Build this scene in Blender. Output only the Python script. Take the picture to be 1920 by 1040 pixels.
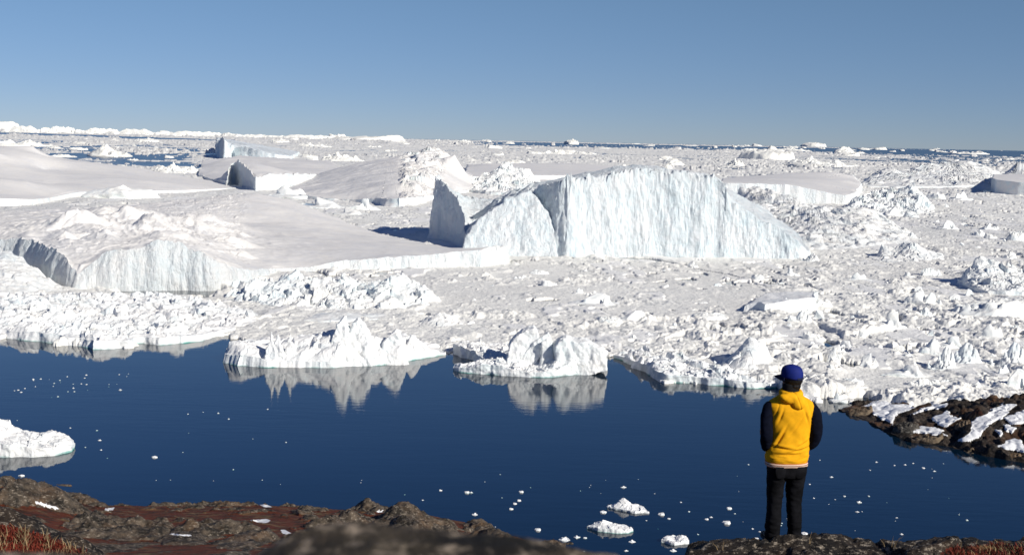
import bpy, bmesh, math, random
import numpy as np
from mathutils import Vector, Matrix

rad = math.radians
random.seed(7)
RNG = np.random.default_rng(11)
for ob in list(bpy.data.objects):
    bpy.data.objects.remove(ob)
SC = bpy.context.scene
COL = SC.collection

# ------------------------------------------------------------------ camera
F = 2400.0                      # focal length in units of the 1920-wide frame
HC = 50.0                       # lens height above the fjord
CXP, CYP = 960.0, 520.0
YH0, ROLL = 263.5, math.atan(0.0195)
PITCH = math.atan((CYP - YH0) / F)
FWD = np.array([0, math.cos(PITCH), -math.sin(PITCH)])
UP0 = np.array([0, math.sin(PITCH), math.cos(PITCH)])
RT0 = np.array([1.0, 0, 0])
RT = RT0 * math.cos(ROLL) + UP0 * math.sin(ROLL)
UP = UP0 * math.cos(ROLL) - RT0 * math.sin(ROLL)
CAM = np.array([0, 0, HC])

def yh(px):
    return YH0 + (px - CXP) * 0.0195

def ray(px, py):
    return FWD + RT * ((px - CXP) / F) - UP * ((py - CYP) / F)

def gp(px, py, z=0.0):
    d = ray(px, py)
    t = (z - HC) / d[2]
    return CAM + d * t, t       # point, depth

def at(px, py, depth):
    return CAM + ray(px, py) * depth

cam = bpy.data.cameras.new('camera')
cam.lens = F / 1920 * 36
cam.sensor_width = 36
cam.clip_start = 0.05
cam.clip_end = 400000
cam_ob = bpy.data.objects.new('camera', cam)
COL.objects.link(cam_ob)
m = Matrix(((RT[0], UP[0], -FWD[0], CAM[0]), (RT[1], UP[1], -FWD[1], CAM[1]),
            (RT[2], UP[2], -FWD[2], CAM[2]), (0, 0, 0, 1)))
cam_ob.matrix_world = m
cam.dof.use_dof = True
cam.dof.focus_distance = 24.0
cam.dof.aperture_fstop = 5.0
SC.camera = cam_ob

# ------------------------------------------------------------------ light
SUN_EL, SUN_AZ = 29.0, 48.0     # azimuth: degrees to the right of straight behind the camera
sdir = np.array([math.sin(rad(SUN_AZ)) * math.cos(rad(SUN_EL)), -math.cos(rad(SUN_AZ)) * math.cos(rad(SUN_EL)), math.sin(rad(SUN_EL))])
sun = bpy.data.lights.new('sun', 'SUN')
sun.energy = 4.6
sun.angle = rad(0.5)
sun.color = (1.0, 0.955, 0.86)
so = bpy.data.objects.new('sun', sun)
so.rotation_euler = Vector(sdir).to_track_quat('Z', 'Y').to_euler()
so.location = (0, 0, 200)
COL.objects.link(so)
W = bpy.data.worlds.new('World')
SC.world = W
W.use_nodes = True
wt = W.node_tree
sky = wt.nodes.new('ShaderNodeTexSky')
sky.sky_type = 'NISHITA'
sky.sun_disc = False
sky.sun_elevation = rad(SUN_EL)
sky.sun_rotation = math.atan2(sdir[0], sdir[1])
sky.altitude = 3200
sky.air_density = 0.8
sky.dust_density = 0.0
sky.ozone_density = 3.0
bg = wt.nodes['Background']
bg.inputs[1].default_value = 0.09
tcw = wt.nodes.new('ShaderNodeTexCoord')
sxw = wt.nodes.new('ShaderNodeSeparateXYZ')
wt.links.new(tcw.outputs['Generated'], sxw.inputs[0])
rw = wt.nodes.new('ShaderNodeValToRGB')          # clear polar air: no bright band on the horizon
rw.color_ramp.elements[0].position = 0.0; rw.color_ramp.elements[0].color = (0.51, 0.52, 0.63, 1)
rw.color_ramp.elements[1].position = 0.45; rw.color_ramp.elements[1].color = (0.36, 0.52, 0.80, 1)
for p_, c_ in ((0.04, (0.57, 0.585, 0.665, 1)), (0.11, (0.71, 0.738, 0.735, 1)), (0.25, (0.62, 0.80, 1.0, 1))):
    e_ = rw.color_ramp.elements.new(p_); e_.color = c_
wt.links.new(sxw.outputs[2], rw.inputs[0])
mw = wt.nodes.new('ShaderNodeMix'); mw.data_type = 'RGBA'; mw.blend_type = 'MULTIPLY'; mw.inputs[0].default_value = 1.0
wt.links.new(sky.outputs[0], mw.inputs[6]); wt.links.new(rw.outputs[0], mw.inputs[7])
wt.links.new(mw.outputs[2], bg.inputs[0])
SC.view_settings.view_transform = 'Standard'
SC.view_settings.look = 'None'
SC.view_settings.exposure = 0.10
SC.view_settings.gamma = 1.0
SC.cycles.diffuse_bounces = 6
SC.cycles.max_bounces = 10

# ------------------------------------------------------------------ noise
def _h(ix, iy, iz, seed):
    with np.errstate(over='ignore'):
        h = (ix.astype(np.int64) * 374761393 + iy.astype(np.int64) * 668265263 + iz * 1440662683 + seed * 974634777).astype(np.uint32)
        h = (h ^ (h >> np.uint32(13))) * np.uint32(1274126177)
        h = (h ^ (h >> np.uint32(16))) * np.uint32(2246822519)
        h = h ^ (h >> np.uint32(13))
    return h.astype(np.float64) / 4294967295.0

def vn2(x, y, seed=0):
    ix, iy = np.floor(x), np.floor(y)
    fx, fy = x - ix, y - iy
    ux, uy = fx * fx * fx * (fx * (fx * 6 - 15) + 10), fy * fy * fy * (fy * (fy * 6 - 15) + 10)
    a, b = _h(ix, iy, 0, seed), _h(ix + 1, iy, 0, seed)
    c, d = _h(ix, iy + 1, 0, seed), _h(ix + 1, iy + 1, 0, seed)
    return (a + (b - a) * ux + (c - a) * uy + (a - b - c + d) * ux * uy) * 2 - 1

def vn3(x, y, z, seed=0):
    iz = np.floor(z)
    fz = z - iz
    uz = fz * fz * (3 - 2 * fz)
    iz = iz.astype(np.int64)
    ix, iy = np.floor(x), np.floor(y)
    fx, fy = x - ix, y - iy
    ux, uy = fx * fx * (3 - 2 * fx), fy * fy * (3 - 2 * fy)
    r = []
    for k in (0, 1):
        zz = iz + k
        a, b = _h(ix, iy, zz, seed), _h(ix + 1, iy, zz, seed)
        c, d = _h(ix, iy + 1, zz, seed), _h(ix + 1, iy + 1, zz, seed)
        r.append(a + (b - a) * ux + (c - a) * uy + (a - b - c + d) * ux * uy)
    return (r[0] + (r[1] - r[0]) * uz) * 2 - 1

def fbm2(x, y, oct=4, seed=0, gain=0.5, ridge=False):
    s, a, t = 0, 1.0, 0
    for k in range(oct):
        n = vn2(x, y, seed + k)
        if ridge:
            n = 1 - 2 * np.abs(n)
        s = s + a * n
        t += a
        a *= gain
        x, y = (x * 0.8 - y * 0.6) * 2.03 + 3.1, (x * 0.6 + y * 0.8) * 2.03 + 1.7
    return s / t

def fbm3(x, y, z, oct=3, seed=0, gain=0.5):
    s, a, t = 0, 1.0, 0
    for k in range(oct):
        s = s + a * vn3(x, y, z, seed + k)
        t += a
        a *= gain
        x, y, z = (x * 0.8 - y * 0.6) * 2.03 + 3.1, (x * 0.6 + y * 0.8) * 2.03 + 1.7, z * 2.03 + 5.3
    return s / t

def blocks(x, y, size, seed=0, tilt=0.9, gap=0.12, power=1.6):
    """Broken, tilted blocks: one plane per Voronoi cell, a gap between cells."""
    wx = x + size * 0.25 * vn2(x / size * 1.3, y / size * 1.3, seed + 91)
    wy = y + size * 0.25 * vn2(x / size * 1.3 + 7, y / size * 1.3, seed + 92)
    gx, gy = wx / size, wy / size
    cx, cy = np.floor(gx), np.floor(gy)
    f1 = np.full(x.shape, 9.0); f2 = np.full(x.shape, 9.0)
    bh = np.zeros(x.shape); 
    for i in (-1, 0, 1):
        for j in (-1, 0, 1):
            ix, iy = cx + i, cy + j
            px = ix + _h(ix, iy, 0, seed); py = iy + _h(ix, iy, 1, seed)
            dx, dy = gx - px, gy - py
            d = np.sqrt(dx * dx + dy * dy)
            hh = _h(ix, iy, 2, seed) ** power
            pl = hh + tilt * hh * ((_h(ix, iy, 3, seed) * 2 - 1) * dx + (_h(ix, iy, 4, seed) * 2 - 1) * dy) * 1.6
            near = d < f1
            f2 = np.where(near, f1, np.minimum(f2, d))
            bh = np.where(near, pl, bh)
            f1 = np.where(near, d, f1)
    e = np.clip((f2 - f1) / gap, 0, 1)
    return np.clip(bh, 0, 1.25) * (0.15 + 0.85 * e)

def rubble(x, y, size, seed=0):
    return 0.62 * blocks(x, y, size, seed) + 0.3 * blocks(x + 31, y - 17, size * 0.46, seed + 5) + 0.14 * blocks(x - 9, y + 3, size * 0.2, seed + 9)

class RBF:
    def __init__(s, P, z, kernel='r', smooth=1e-6):
        s.P = np.asarray(P, float)
        s.c = s.P.mean(0)
        s.k = kernel
        n = len(s.P)
        s.sc = np.abs(s.P - s.c).max() + 1e-9
        D = np.linalg.norm(s.P[:, None] - s.P[None], axis=2) / s.sc
        A = np.zeros((n + 3, n + 3))
        A[:n, :n] = s.phi(D) + np.eye(n) * smooth
        Q = np.c_[np.ones(n), (s.P - s.c) / s.sc]
        A[:n, n:] = Q
        A[n:, :n] = Q.T
        s.w = np.linalg.lstsq(A, np.r_[np.asarray(z, float), 0, 0, 0], rcond=None)[0]
    def phi(s, D):
        if s.k == 'r':
            return D
        if s.k == 'soft':
            return np.sqrt(D * D + 0.002)
        return D * D * np.log(D + 1e-12)
    def __call__(s, P):
        P = np.asarray(P, float)
        out = np.zeros(len(P))
        n = len(s.P)
        for a in range(0, len(P), 20000):
            q = P[a:a + 20000]
            D = np.sqrt(((q[:, None] - s.P[None]) ** 2).sum(2)) / s.sc
            out[a:a + 20000] = s.phi(D) @ s.w[:n] + s.w[n] + ((q - s.c) / s.sc) @ s.w[n + 1:]
        return out

# ------------------------------------------------------------------ mesh helpers
def mesh_np(name, V, quads=None, tris=None, smooth=True):
    me = bpy.data.meshes.new(name)
    V = np.ascontiguousarray(V, dtype=np.float32)
    quads = np.zeros((0, 4), np.int32) if quads is None else np.asarray(quads, np.int32)
    tris = np.zeros((0, 3), np.int32) if tris is None else np.asarray(tris, np.int32)
    me.vertices.add(len(V))
    me.vertices.foreach_set('co', V.ravel())
    nl = quads.size + tris.size
    me.loops.add(nl)
    me.loops.foreach_set('vertex_index', np.concatenate([quads.ravel(), tris.ravel()]).astype(np.int32))
    npol = len(quads) + len(tris)
    me.polygons.add(npol)
    st = np.concatenate([np.arange(len(quads)) * 4, quads.size + np.arange(len(tris)) * 3]).astype(np.int32)
    me.polygons.foreach_set('loop_start', st)
    me.polygons.foreach_set('use_smooth', np.full(npol, smooth, dtype=bool))
    me.update(calc_edges=True)
    me.validate()
    return me

def tag(o, label=None, cat=None, group=None, kind=None):
    if label: o['label'] = label
    if cat: o['category'] = cat
    if group: o['group'] = group
    if kind: o['kind'] = kind
    return o

def link(name, me, mat=None, parent=None):
    o = bpy.data.objects.new(name, me)
    if mat is not None and len(me.materials) == 0:
        me.materials.append(mat)
    COL.objects.link(o)
    if parent is not None:
        o.parent = parent
    return o

def set_attr(me, name, vals):
    a = me.attributes.new(name, 'FLOAT', 'POINT')
    a.data.foreach_set('value', np.ascontiguousarray(vals, dtype=np.float32))

def grid_quads(nr, nc, wrap=False):
    r = np.arange(nr - 1)[:, None]
    c = np.arange(nc if wrap else nc - 1)[None]
    c2 = (c + 1) % nc
    return np.stack(np.broadcast_arrays(r * nc + c, r * nc + c2, (r + 1) * nc + c2, (r + 1) * nc + c), -1).reshape(-1, 4)

# ------------------------------------------------------------------ materials
def new_mat(name):
    mt = bpy.data.materials.new(name)
    mt.use_nodes = True
    return mt, mt.node_tree, mt.node_tree.nodes['Principled BSDF']

def N(t, typ, **kw):
    n = t.nodes.new(typ)
    for k, v in kw.items():
        if isinstance(k, str) and k.startswith('i_'):
            n.inputs[k[2:].replace('_', ' ')].default_value = v
        else:
            setattr(n, k, v)
    return n

def noise(t, vec, scale, detail=4, rough=0.55):
    n = t.nodes.new('ShaderNodeTexNoise')
    n.inputs['Scale'].default_value = scale
    n.inputs['Detail'].default_value = detail
    n.inputs['Roughness'].default_value = rough
    if vec is not None:
        t.links.new(vec, n.inputs['Vector'])
    return n.outputs['Fac']

def ramp(t, fac, lo, hi, a=0.0, b=1.0):
    n = t.nodes.new('ShaderNodeMapRange')
    n.inputs[1].default_value = lo; n.inputs[2].default_value = hi
    n.inputs[3].default_value = a; n.inputs[4].default_value = b
    t.links.new(fac, n.inputs[0])
    return n.outputs[0]

def mixc(t, fac, a, b):
    n = t.nodes.new('ShaderNodeMix')
    n.data_type = 'RGBA'
    for k, v in ((6, a), (7, b)):
        if isinstance(v, tuple):
            n.inputs[k].default_value = (*v, 1)
        else:
            t.links.new(v, n.inputs[k])
    if isinstance(fac, (int, float)):
        n.inputs[0].default_value = fac
    else:
        t.links.new(fac, n.inputs[0])
    return n.outputs[2]

def mathn(t, op, a, b=0.0, clamp=False):
    n = t.nodes.new('ShaderNodeMath')
    n.operation = op
    n.use_clamp = clamp
    for k, v in ((0, a), (1, b)):
        if isinstance(v, (int, float)):
            n.inputs[k].default_value = v
        else:
            t.links.new(v, n.inputs[k])
    return n.outputs[0]

def mapping(t, vec, scale, rot=(0, 0, 0)):
    n = t.nodes.new('ShaderNodeMapping')
    n.inputs['Scale'].default_value = scale
    n.inputs['Rotation'].default_value = rot
    t.links.new(vec, n.inputs['Vector'])
    return n.outputs[0]

def bump(t, bs, height, strength, dist, prev=None):
    n = t.nodes.new('ShaderNodeBump')
    n.inputs['Strength'].default_value = strength
    n.inputs['Distance'].default_value = dist
    t.links.new(height, n.inputs['Height'])
    if prev is not None:
        t.links.new(prev, n.inputs['Normal'])
    t.links.new(n.outputs[0], bs.inputs['Normal'])
    return n.outputs[0]

def ice_mat(name, snow=(0.84, 0.83, 0.81), ice=(0.62, 0.76, 0.82), amount=0.5, b_scale=0.6, b_dist=0.5, b_str=0.5,
            flute=0.0, teal=0.0, dirt=0.0, steep_ice=0.0):
    mt, t, bs = new_mat(name)
    geo = t.nodes.new('ShaderNodeNewGeometry')
    pos = geo.outputs['Position']
    n1 = noise(t, pos, 0.05, 4)
    n2 = noise(t, pos, 0.4, 5)
    f = ramp(t, mathn(t, 'ADD', mathn(t, 'MULTIPLY', n1, 0.6), mathn(t, 'MULTIPLY', n2, 0.4)), 0.46, 0.62, 0, amount)
    col = mixc(t, f, snow, ice)
    if flute > 0:
        st = noise(t, mapping(t, pos, (0.22, 0.22, 0.035), (0, rad(10), 0)), 1.0, 6, 0.66)
        col = mixc(t, ramp(t, st, 0.44, 0.64, 0, flute), col, (0.58, 0.76, 0.84))
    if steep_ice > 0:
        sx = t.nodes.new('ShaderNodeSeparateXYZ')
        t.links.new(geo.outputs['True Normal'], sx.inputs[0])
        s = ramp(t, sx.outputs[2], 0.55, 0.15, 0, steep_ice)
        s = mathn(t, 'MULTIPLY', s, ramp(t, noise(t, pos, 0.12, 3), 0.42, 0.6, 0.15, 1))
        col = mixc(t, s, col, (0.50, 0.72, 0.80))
    if dirt > 0:
        d = noise(t, mapping(t, pos, (0.06, 0.06, 0.3)), 1.0, 6, 0.65)
        col = mixc(t, ramp(t, d, 0.52, 0.72, 0, dirt), col, (0.62, 0.57, 0.50))
    if teal > 0:
        sz = t.nodes.new('ShaderNodeSeparateXYZ')
        t.links.new(pos, sz.inputs[0])
        wob = mathn(t, 'MULTIPLY', mathn(t, 'SUBTRACT', noise(t, pos, 0.25, 3), 0.5), teal * 2.2)
        zz = mathn(t, 'ADD', sz.outputs[2], wob)
        w = mathn(t, 'MULTIPLY', ramp(t, zz, teal, teal * 0.35, 0, 1), ramp(t, noise(t, pos, 0.12, 3), 0.46, 0.62, 0.05, 1))
        col = mixc(t, w, col, (0.13, 0.38, 0.34))
    t.links.new(col, bs.inputs['Base Color'])
    bs.inputs['Roughness'].default_value = 0.65
    bs.inputs['Specular IOR Level'].default_value = 0.25
    b1 = noise(t, pos, b_scale, 6, 0.62)
    prev = bump(t, bs, b1, b_str, b_dist)
    if flute > 0:
        fl = noise(t, mapping(t, pos, (0.75, 0.75, 0.10), (0, rad(9), 0)), 1.0, 7, 0.72)
        bump(t, bs, fl, 0.85, 1.8, prev)
    return mt

M = {}
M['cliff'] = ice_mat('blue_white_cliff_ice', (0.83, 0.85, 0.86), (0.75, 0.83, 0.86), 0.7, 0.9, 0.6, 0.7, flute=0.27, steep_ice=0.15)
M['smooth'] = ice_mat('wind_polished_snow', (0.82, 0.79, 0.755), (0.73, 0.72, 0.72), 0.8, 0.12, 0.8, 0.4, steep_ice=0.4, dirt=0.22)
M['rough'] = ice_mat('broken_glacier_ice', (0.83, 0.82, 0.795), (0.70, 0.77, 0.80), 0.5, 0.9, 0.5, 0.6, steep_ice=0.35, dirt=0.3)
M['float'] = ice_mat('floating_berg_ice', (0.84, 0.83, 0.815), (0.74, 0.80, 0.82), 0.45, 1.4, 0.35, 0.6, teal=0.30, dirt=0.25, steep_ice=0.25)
M['bit'] = ice_mat('floating_ice_bit', (0.84, 0.84, 0.83), (0.76, 0.82, 0.84), 0.4, 2.0, 0.2, 0.4, teal=0.05)
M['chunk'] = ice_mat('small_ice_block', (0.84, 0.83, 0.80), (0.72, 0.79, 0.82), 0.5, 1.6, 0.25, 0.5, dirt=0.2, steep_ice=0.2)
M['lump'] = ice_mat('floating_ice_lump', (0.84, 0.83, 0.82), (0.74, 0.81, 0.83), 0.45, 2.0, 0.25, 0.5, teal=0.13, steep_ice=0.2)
M['wall'] = ice_mat('white_calved_wall', (0.84, 0.84, 0.83), (0.75, 0.82, 0.85), 0.5, 0.7, 0.7, 0.8, flute=0.22, steep_ice=0.08)
M['far'] = ice_mat('distant_ice', (0.84, 0.82, 0.76), (0.74, 0.77, 0.78), 0.5, 0.03, 6.0, 0.5)

# brash ice
mt, t, bs = new_mat('brash_ice')
geo = t.nodes.new('ShaderNodeNewGeometry')
pos = geo.outputs['Position']
d1 = noise(t, mapping(t, pos, (0.02, 0.009, 0.02)), 1.0, 6, 0.62)
d2 = noise(t, mapping(t, pos, (1.0, 0.5, 1.0)), 0.9, 6, 0.7)
d3 = noise(t, mapping(t, pos, (0.0035, 0.0010, 0.002)), 1.0, 6, 0.65)
col = mixc(t, ramp(t, d1, 0.42, 0.60, 0, 0.85), (0.92, 0.90, 0.845), (0.82, 0.80, 0.755))
col = mixc(t, ramp(t, d3, 0.50, 0.64, 0, 0.5), col, (0.62, 0.62, 0.62))
col = mixc(t, ramp(t, d2, 0.54, 0.70, 0, 0.45), col, (0.52, 0.53, 0.54))
col = mixc(t, ramp(t, noise(t, mapping(t, pos, (1.0, 0.5, 1.0)), 2.2, 3, 0.6), 0.62, 0.70, 0, 0.55), col, (0.26, 0.29, 0.33))
ap = t.nodes.new('ShaderNodeAttribute'); ap.attribute_name = 'plate'
asl = t.nodes.new('ShaderNodeAttribute'); asl.attribute_name = 'slush'
col = mixc(t, mathn(t, 'MULTIPLY', asl.outputs['Fac'], 0.55), col, (0.50, 0.51, 0.52))
col = mixc(t, mathn(t, 'MULTIPLY', ap.outputs['Fac'], 0.8), col, (0.90, 0.885, 0.86))
t.links.new(col, bs.inputs['Base Color'])
bs.inputs['Roughness'].default_value = 0.7
bs.inputs['Specular IOR Level'].default_value = 0.2
bump(t, bs, noise(t, mapping(t, pos, (1.0, 0.6, 1.0)), 1.3, 6, 0.7), 0.55, 0.45)
M['brash'] = mt

# water
mt, t, bs = new_mat('fjord_water')
geo = t.nodes.new('ShaderNodeNewGeometry')
pos = geo.outputs['Position']
bs.inputs['Base Color'].default_value = (0.001, 0.011, 0.026, 1)
bs.inputs['Roughness'].default_value = 0.012
bs.inputs['IOR'].default_value = 1.42
w1 = noise(t, mapping(t, pos, (0.16, 0.55, 1), (0, 0, rad(8))), 1.0, 5, 0.62)
w2 = noise(t, mapping(t, pos, (0.012, 0.05, 1), (0, 0, rad(-6))), 1.0, 3, 0.5)
sx = t.nodes.new('ShaderNodeSeparateXYZ')
t.links.new(pos, sx.inputs[0])
wind = ramp(t, sx.outputs[1], 500, 2200, 0.0, 1.0)               # open water beyond the sheltered bay is rougher
patch = ramp(t, noise(t, mapping(t, pos, (0.006, 0.016, 1)), 1.0, 3, 0.5), 0.42, 0.60, 0.25, 1.0)
bs.inputs['Roughness'].default_value = 0.012
t.links.new(mathn(t, 'ADD', mathn(t, 'MULTIPLY', wind, 0.20), 0.012), bs.inputs['Roughness'])
p = bump(t, bs, w1, 0.07, 0.30)
t.links.new(mathn(t, 'ADD', mathn(t, 'MULTIPLY', patch, 0.105), mathn(t, 'MULTIPLY', wind, 0.13)), p.node.inputs['Strength'])
p = bump(t, bs, w2, 0.035, 1.2, p)
M['water'] = mt

def rock_mat(name, base=(0.085, 0.075, 0.065), light=(0.27, 0.25, 0.22), dark=(0.022, 0.020, 0.019), scale=1.0, warm=(0.19, 0.115, 0.065), warm_amt=0.3,
             moss=(0.11, 0.018, 0.008), grass=(0.20, 0.145, 0.065)):
    mt, t, bs = new_mat(name)
    geo = t.nodes.new('ShaderNodeNewGeometry')
    pos = geo.outputs['Position']
    c = mixc(t, ramp(t, noise(t, pos, 0.5 * scale, 6, 0.65), 0.42, 0.60), dark, base)
    c = mixc(t, ramp(t, noise(t, pos, 0.22 * scale, 4), 0.5, 0.66, 0, warm_amt), c, warm)
    c = mixc(t, ramp(t, noise(t, mapping(t, pos, (1, 1, 2.2)), 1.7 * scale, 7, 0.72), 0.53, 0.66, 0, 0.85), c, light)
    c = mixc(t, ramp(t, noise(t, pos, 4.0 * scale, 5, 0.7), 0.54, 0.66, 0, 0.8), c, dark)
    am = t.nodes.new('ShaderNodeAttribute'); am.attribute_name = 'moss'
    mf = mathn(t, 'ADD', am.outputs['Fac'], mathn(t, 'MULTIPLY', mathn(t, 'SUBTRACT', noise(t, pos, 0.9 * scale, 5, 0.65), 0.5), 1.1))
    mcol = mixc(t, ramp(t, noise(t, pos, 0.5 * scale, 5, 0.65), 0.46, 0.62), moss, (moss[0] * 0.35, moss[1] * 0.7, moss[2] * 0.9))
    mcol = mixc(t, ramp(t, noise(t, mapping(t, pos, (0.6, 1.6, 1)), 0.45 * scale, 5, 0.6), 0.53, 0.66, 0, 0.8), mcol, grass)
    c = mixc(t, ramp(t, mf, 0.42, 0.58), c, mcol)
    an = t.nodes.new('ShaderNodeAttribute'); an.attribute_name = 'snow'
    sf = mathn(t, 'ADD', an.outputs['Fac'], mathn(t, 'MULTIPLY', mathn(t, 'SUBTRACT', noise(t, pos, 0.7 * scale, 4), 0.5), 0.35))
    c = mixc(t, ramp(t, sf, 0.46, 0.54), c, (0.82, 0.82, 0.83))
    t.links.new(c, bs.inputs['Base Color'])
    bs.inputs['Roughness'].default_value = 0.85
    bs.inputs['Specular IOR Level'].default_value = 0.25
    p = bump(t, bs, noise(t, pos, 1.1 * scale, 8, 0.7), 0.9, 0.5 / scale)
    t.links.new(mathn(t, 'SUBTRACT', 0.95, mathn(t, 'MULTIPLY', an.outputs['Fac'], 0.85)), p.node.inputs['Strength'])
    return mt
M['rock'] = rock_mat('lichen_rock')
M['shore'] = rock_mat('shore_rock', scale=1.3, base=(0.135, 0.103, 0.075), light=(0.38, 0.32, 0.25), dark=(0.022, 0.018, 0.014), warm_amt=0.5, moss=(0.120, 0.027, 0.010), grass=(0.19, 0.135, 0.065))
M['headland'] = rock_mat('headland_rock', base=(0.06, 0.045, 0.034), light=(0.17, 0.14, 0.115), dark=(0.014, 0.011, 0.010), scale=0.55, warm=(0.17, 0.075, 0.03), warm_amt=0.6, moss=(0.09, 0.02, 0.008))
M['near'] = rock_mat('near_lichen_rock', scale=10.0, base=(0.105, 0.080, 0.055), light=(0.50, 0.40, 0.30), dark=(0.012, 0.010, 0.008), warm_amt=0.25, warm=(0.12, 0.10, 0.05))
M['ledge'] = rock_mat('ledge_rock', scale=7.0, base=(0.030, 0.024, 0.019), light=(0.50, 0.42, 0.33), dark=(0.006, 0.005, 0.005), warm_amt=0.2)
M['tan_rock'] = rock_mat('tan_boulder', base=(0.20, 0.15, 0.10), light=(0.30, 0.26, 0.20), dark=(0.06, 0.042, 0.03), scale=1.0, warm=(0.26, 0.14, 0.06), warm_amt=0.6)

def union(name, parts, voxel, mat, parent, smooth_n=4, disp=None):
    V = []; q = []; t = []; off = 0
    for v, a, b in parts:
        V.append(v); q.append(a + off); t.append(b + off); off += len(v)
    me = mesh_np(name, np.concatenate(V), np.concatenate(q), np.concatenate(t))
    o = bpy.data.objects.new(name, me)
    COL.objects.link(o)
    m1 = o.modifiers.new('r', 'REMESH'); m1.mode = 'VOXEL'; m1.voxel_size = voxel
    m2 = o.modifiers.new('s', 'SMOOTH'); m2.iterations = smooth_n; m2.factor = 0.5
    dg = bpy.context.evaluated_depsgraph_get()
    nm = bpy.data.meshes.new_from_object(o.evaluated_get(dg))
    o.modifiers.clear()
    o.data = nm
    bpy.data.meshes.remove(me)
    nm.name = name
    k = len(nm.vertices)
    nm.polygons.foreach_set('use_smooth', np.ones(len(nm.polygons), bool))
    if disp is not None:
        co = np.zeros(k * 3, np.float32); nm.vertices.foreach_get('co', co); co = co.reshape(-1, 3).astype(float)
        no = np.zeros(k * 3, np.float32); nm.vertices.foreach_get('normal', no); no = no.reshape(-1, 3)
        nm.vertices.foreach_set('co', (co + no * disp(co)[:, None]).astype(np.float32).ravel())
    nm.update()
    nm.materials.clear(); nm.materials.append(mat)
    o.parent = parent
    return o


def hull(points):
    bm = bmesh.new()
    for p in points:
        bm.verts.new(p)
    r = bmesh.ops.convex_hull(bm, input=bm.verts)
    bmesh.ops.delete(bm, geom=[v for v in bm.verts if not v.link_faces], context='VERTS')
    bmesh.ops.triangulate(bm, faces=bm.faces)
    bm.verts.index_update()
    V = np.array([v.co[:] for v in bm.verts])
    T = np.array([[v.index for v in f.verts] for f in bm.faces])
    bm.free()
    return V, np.zeros((0, 4), int), T
# ------------------------------------------------------------------ icebergs
def smooth_loop(A, n):
    for _ in range(n):
        A = 0.25 * np.roll(A, 1, 0) + 0.5 * A + 0.25 * np.roll(A, -1, 0)
    return A

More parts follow.
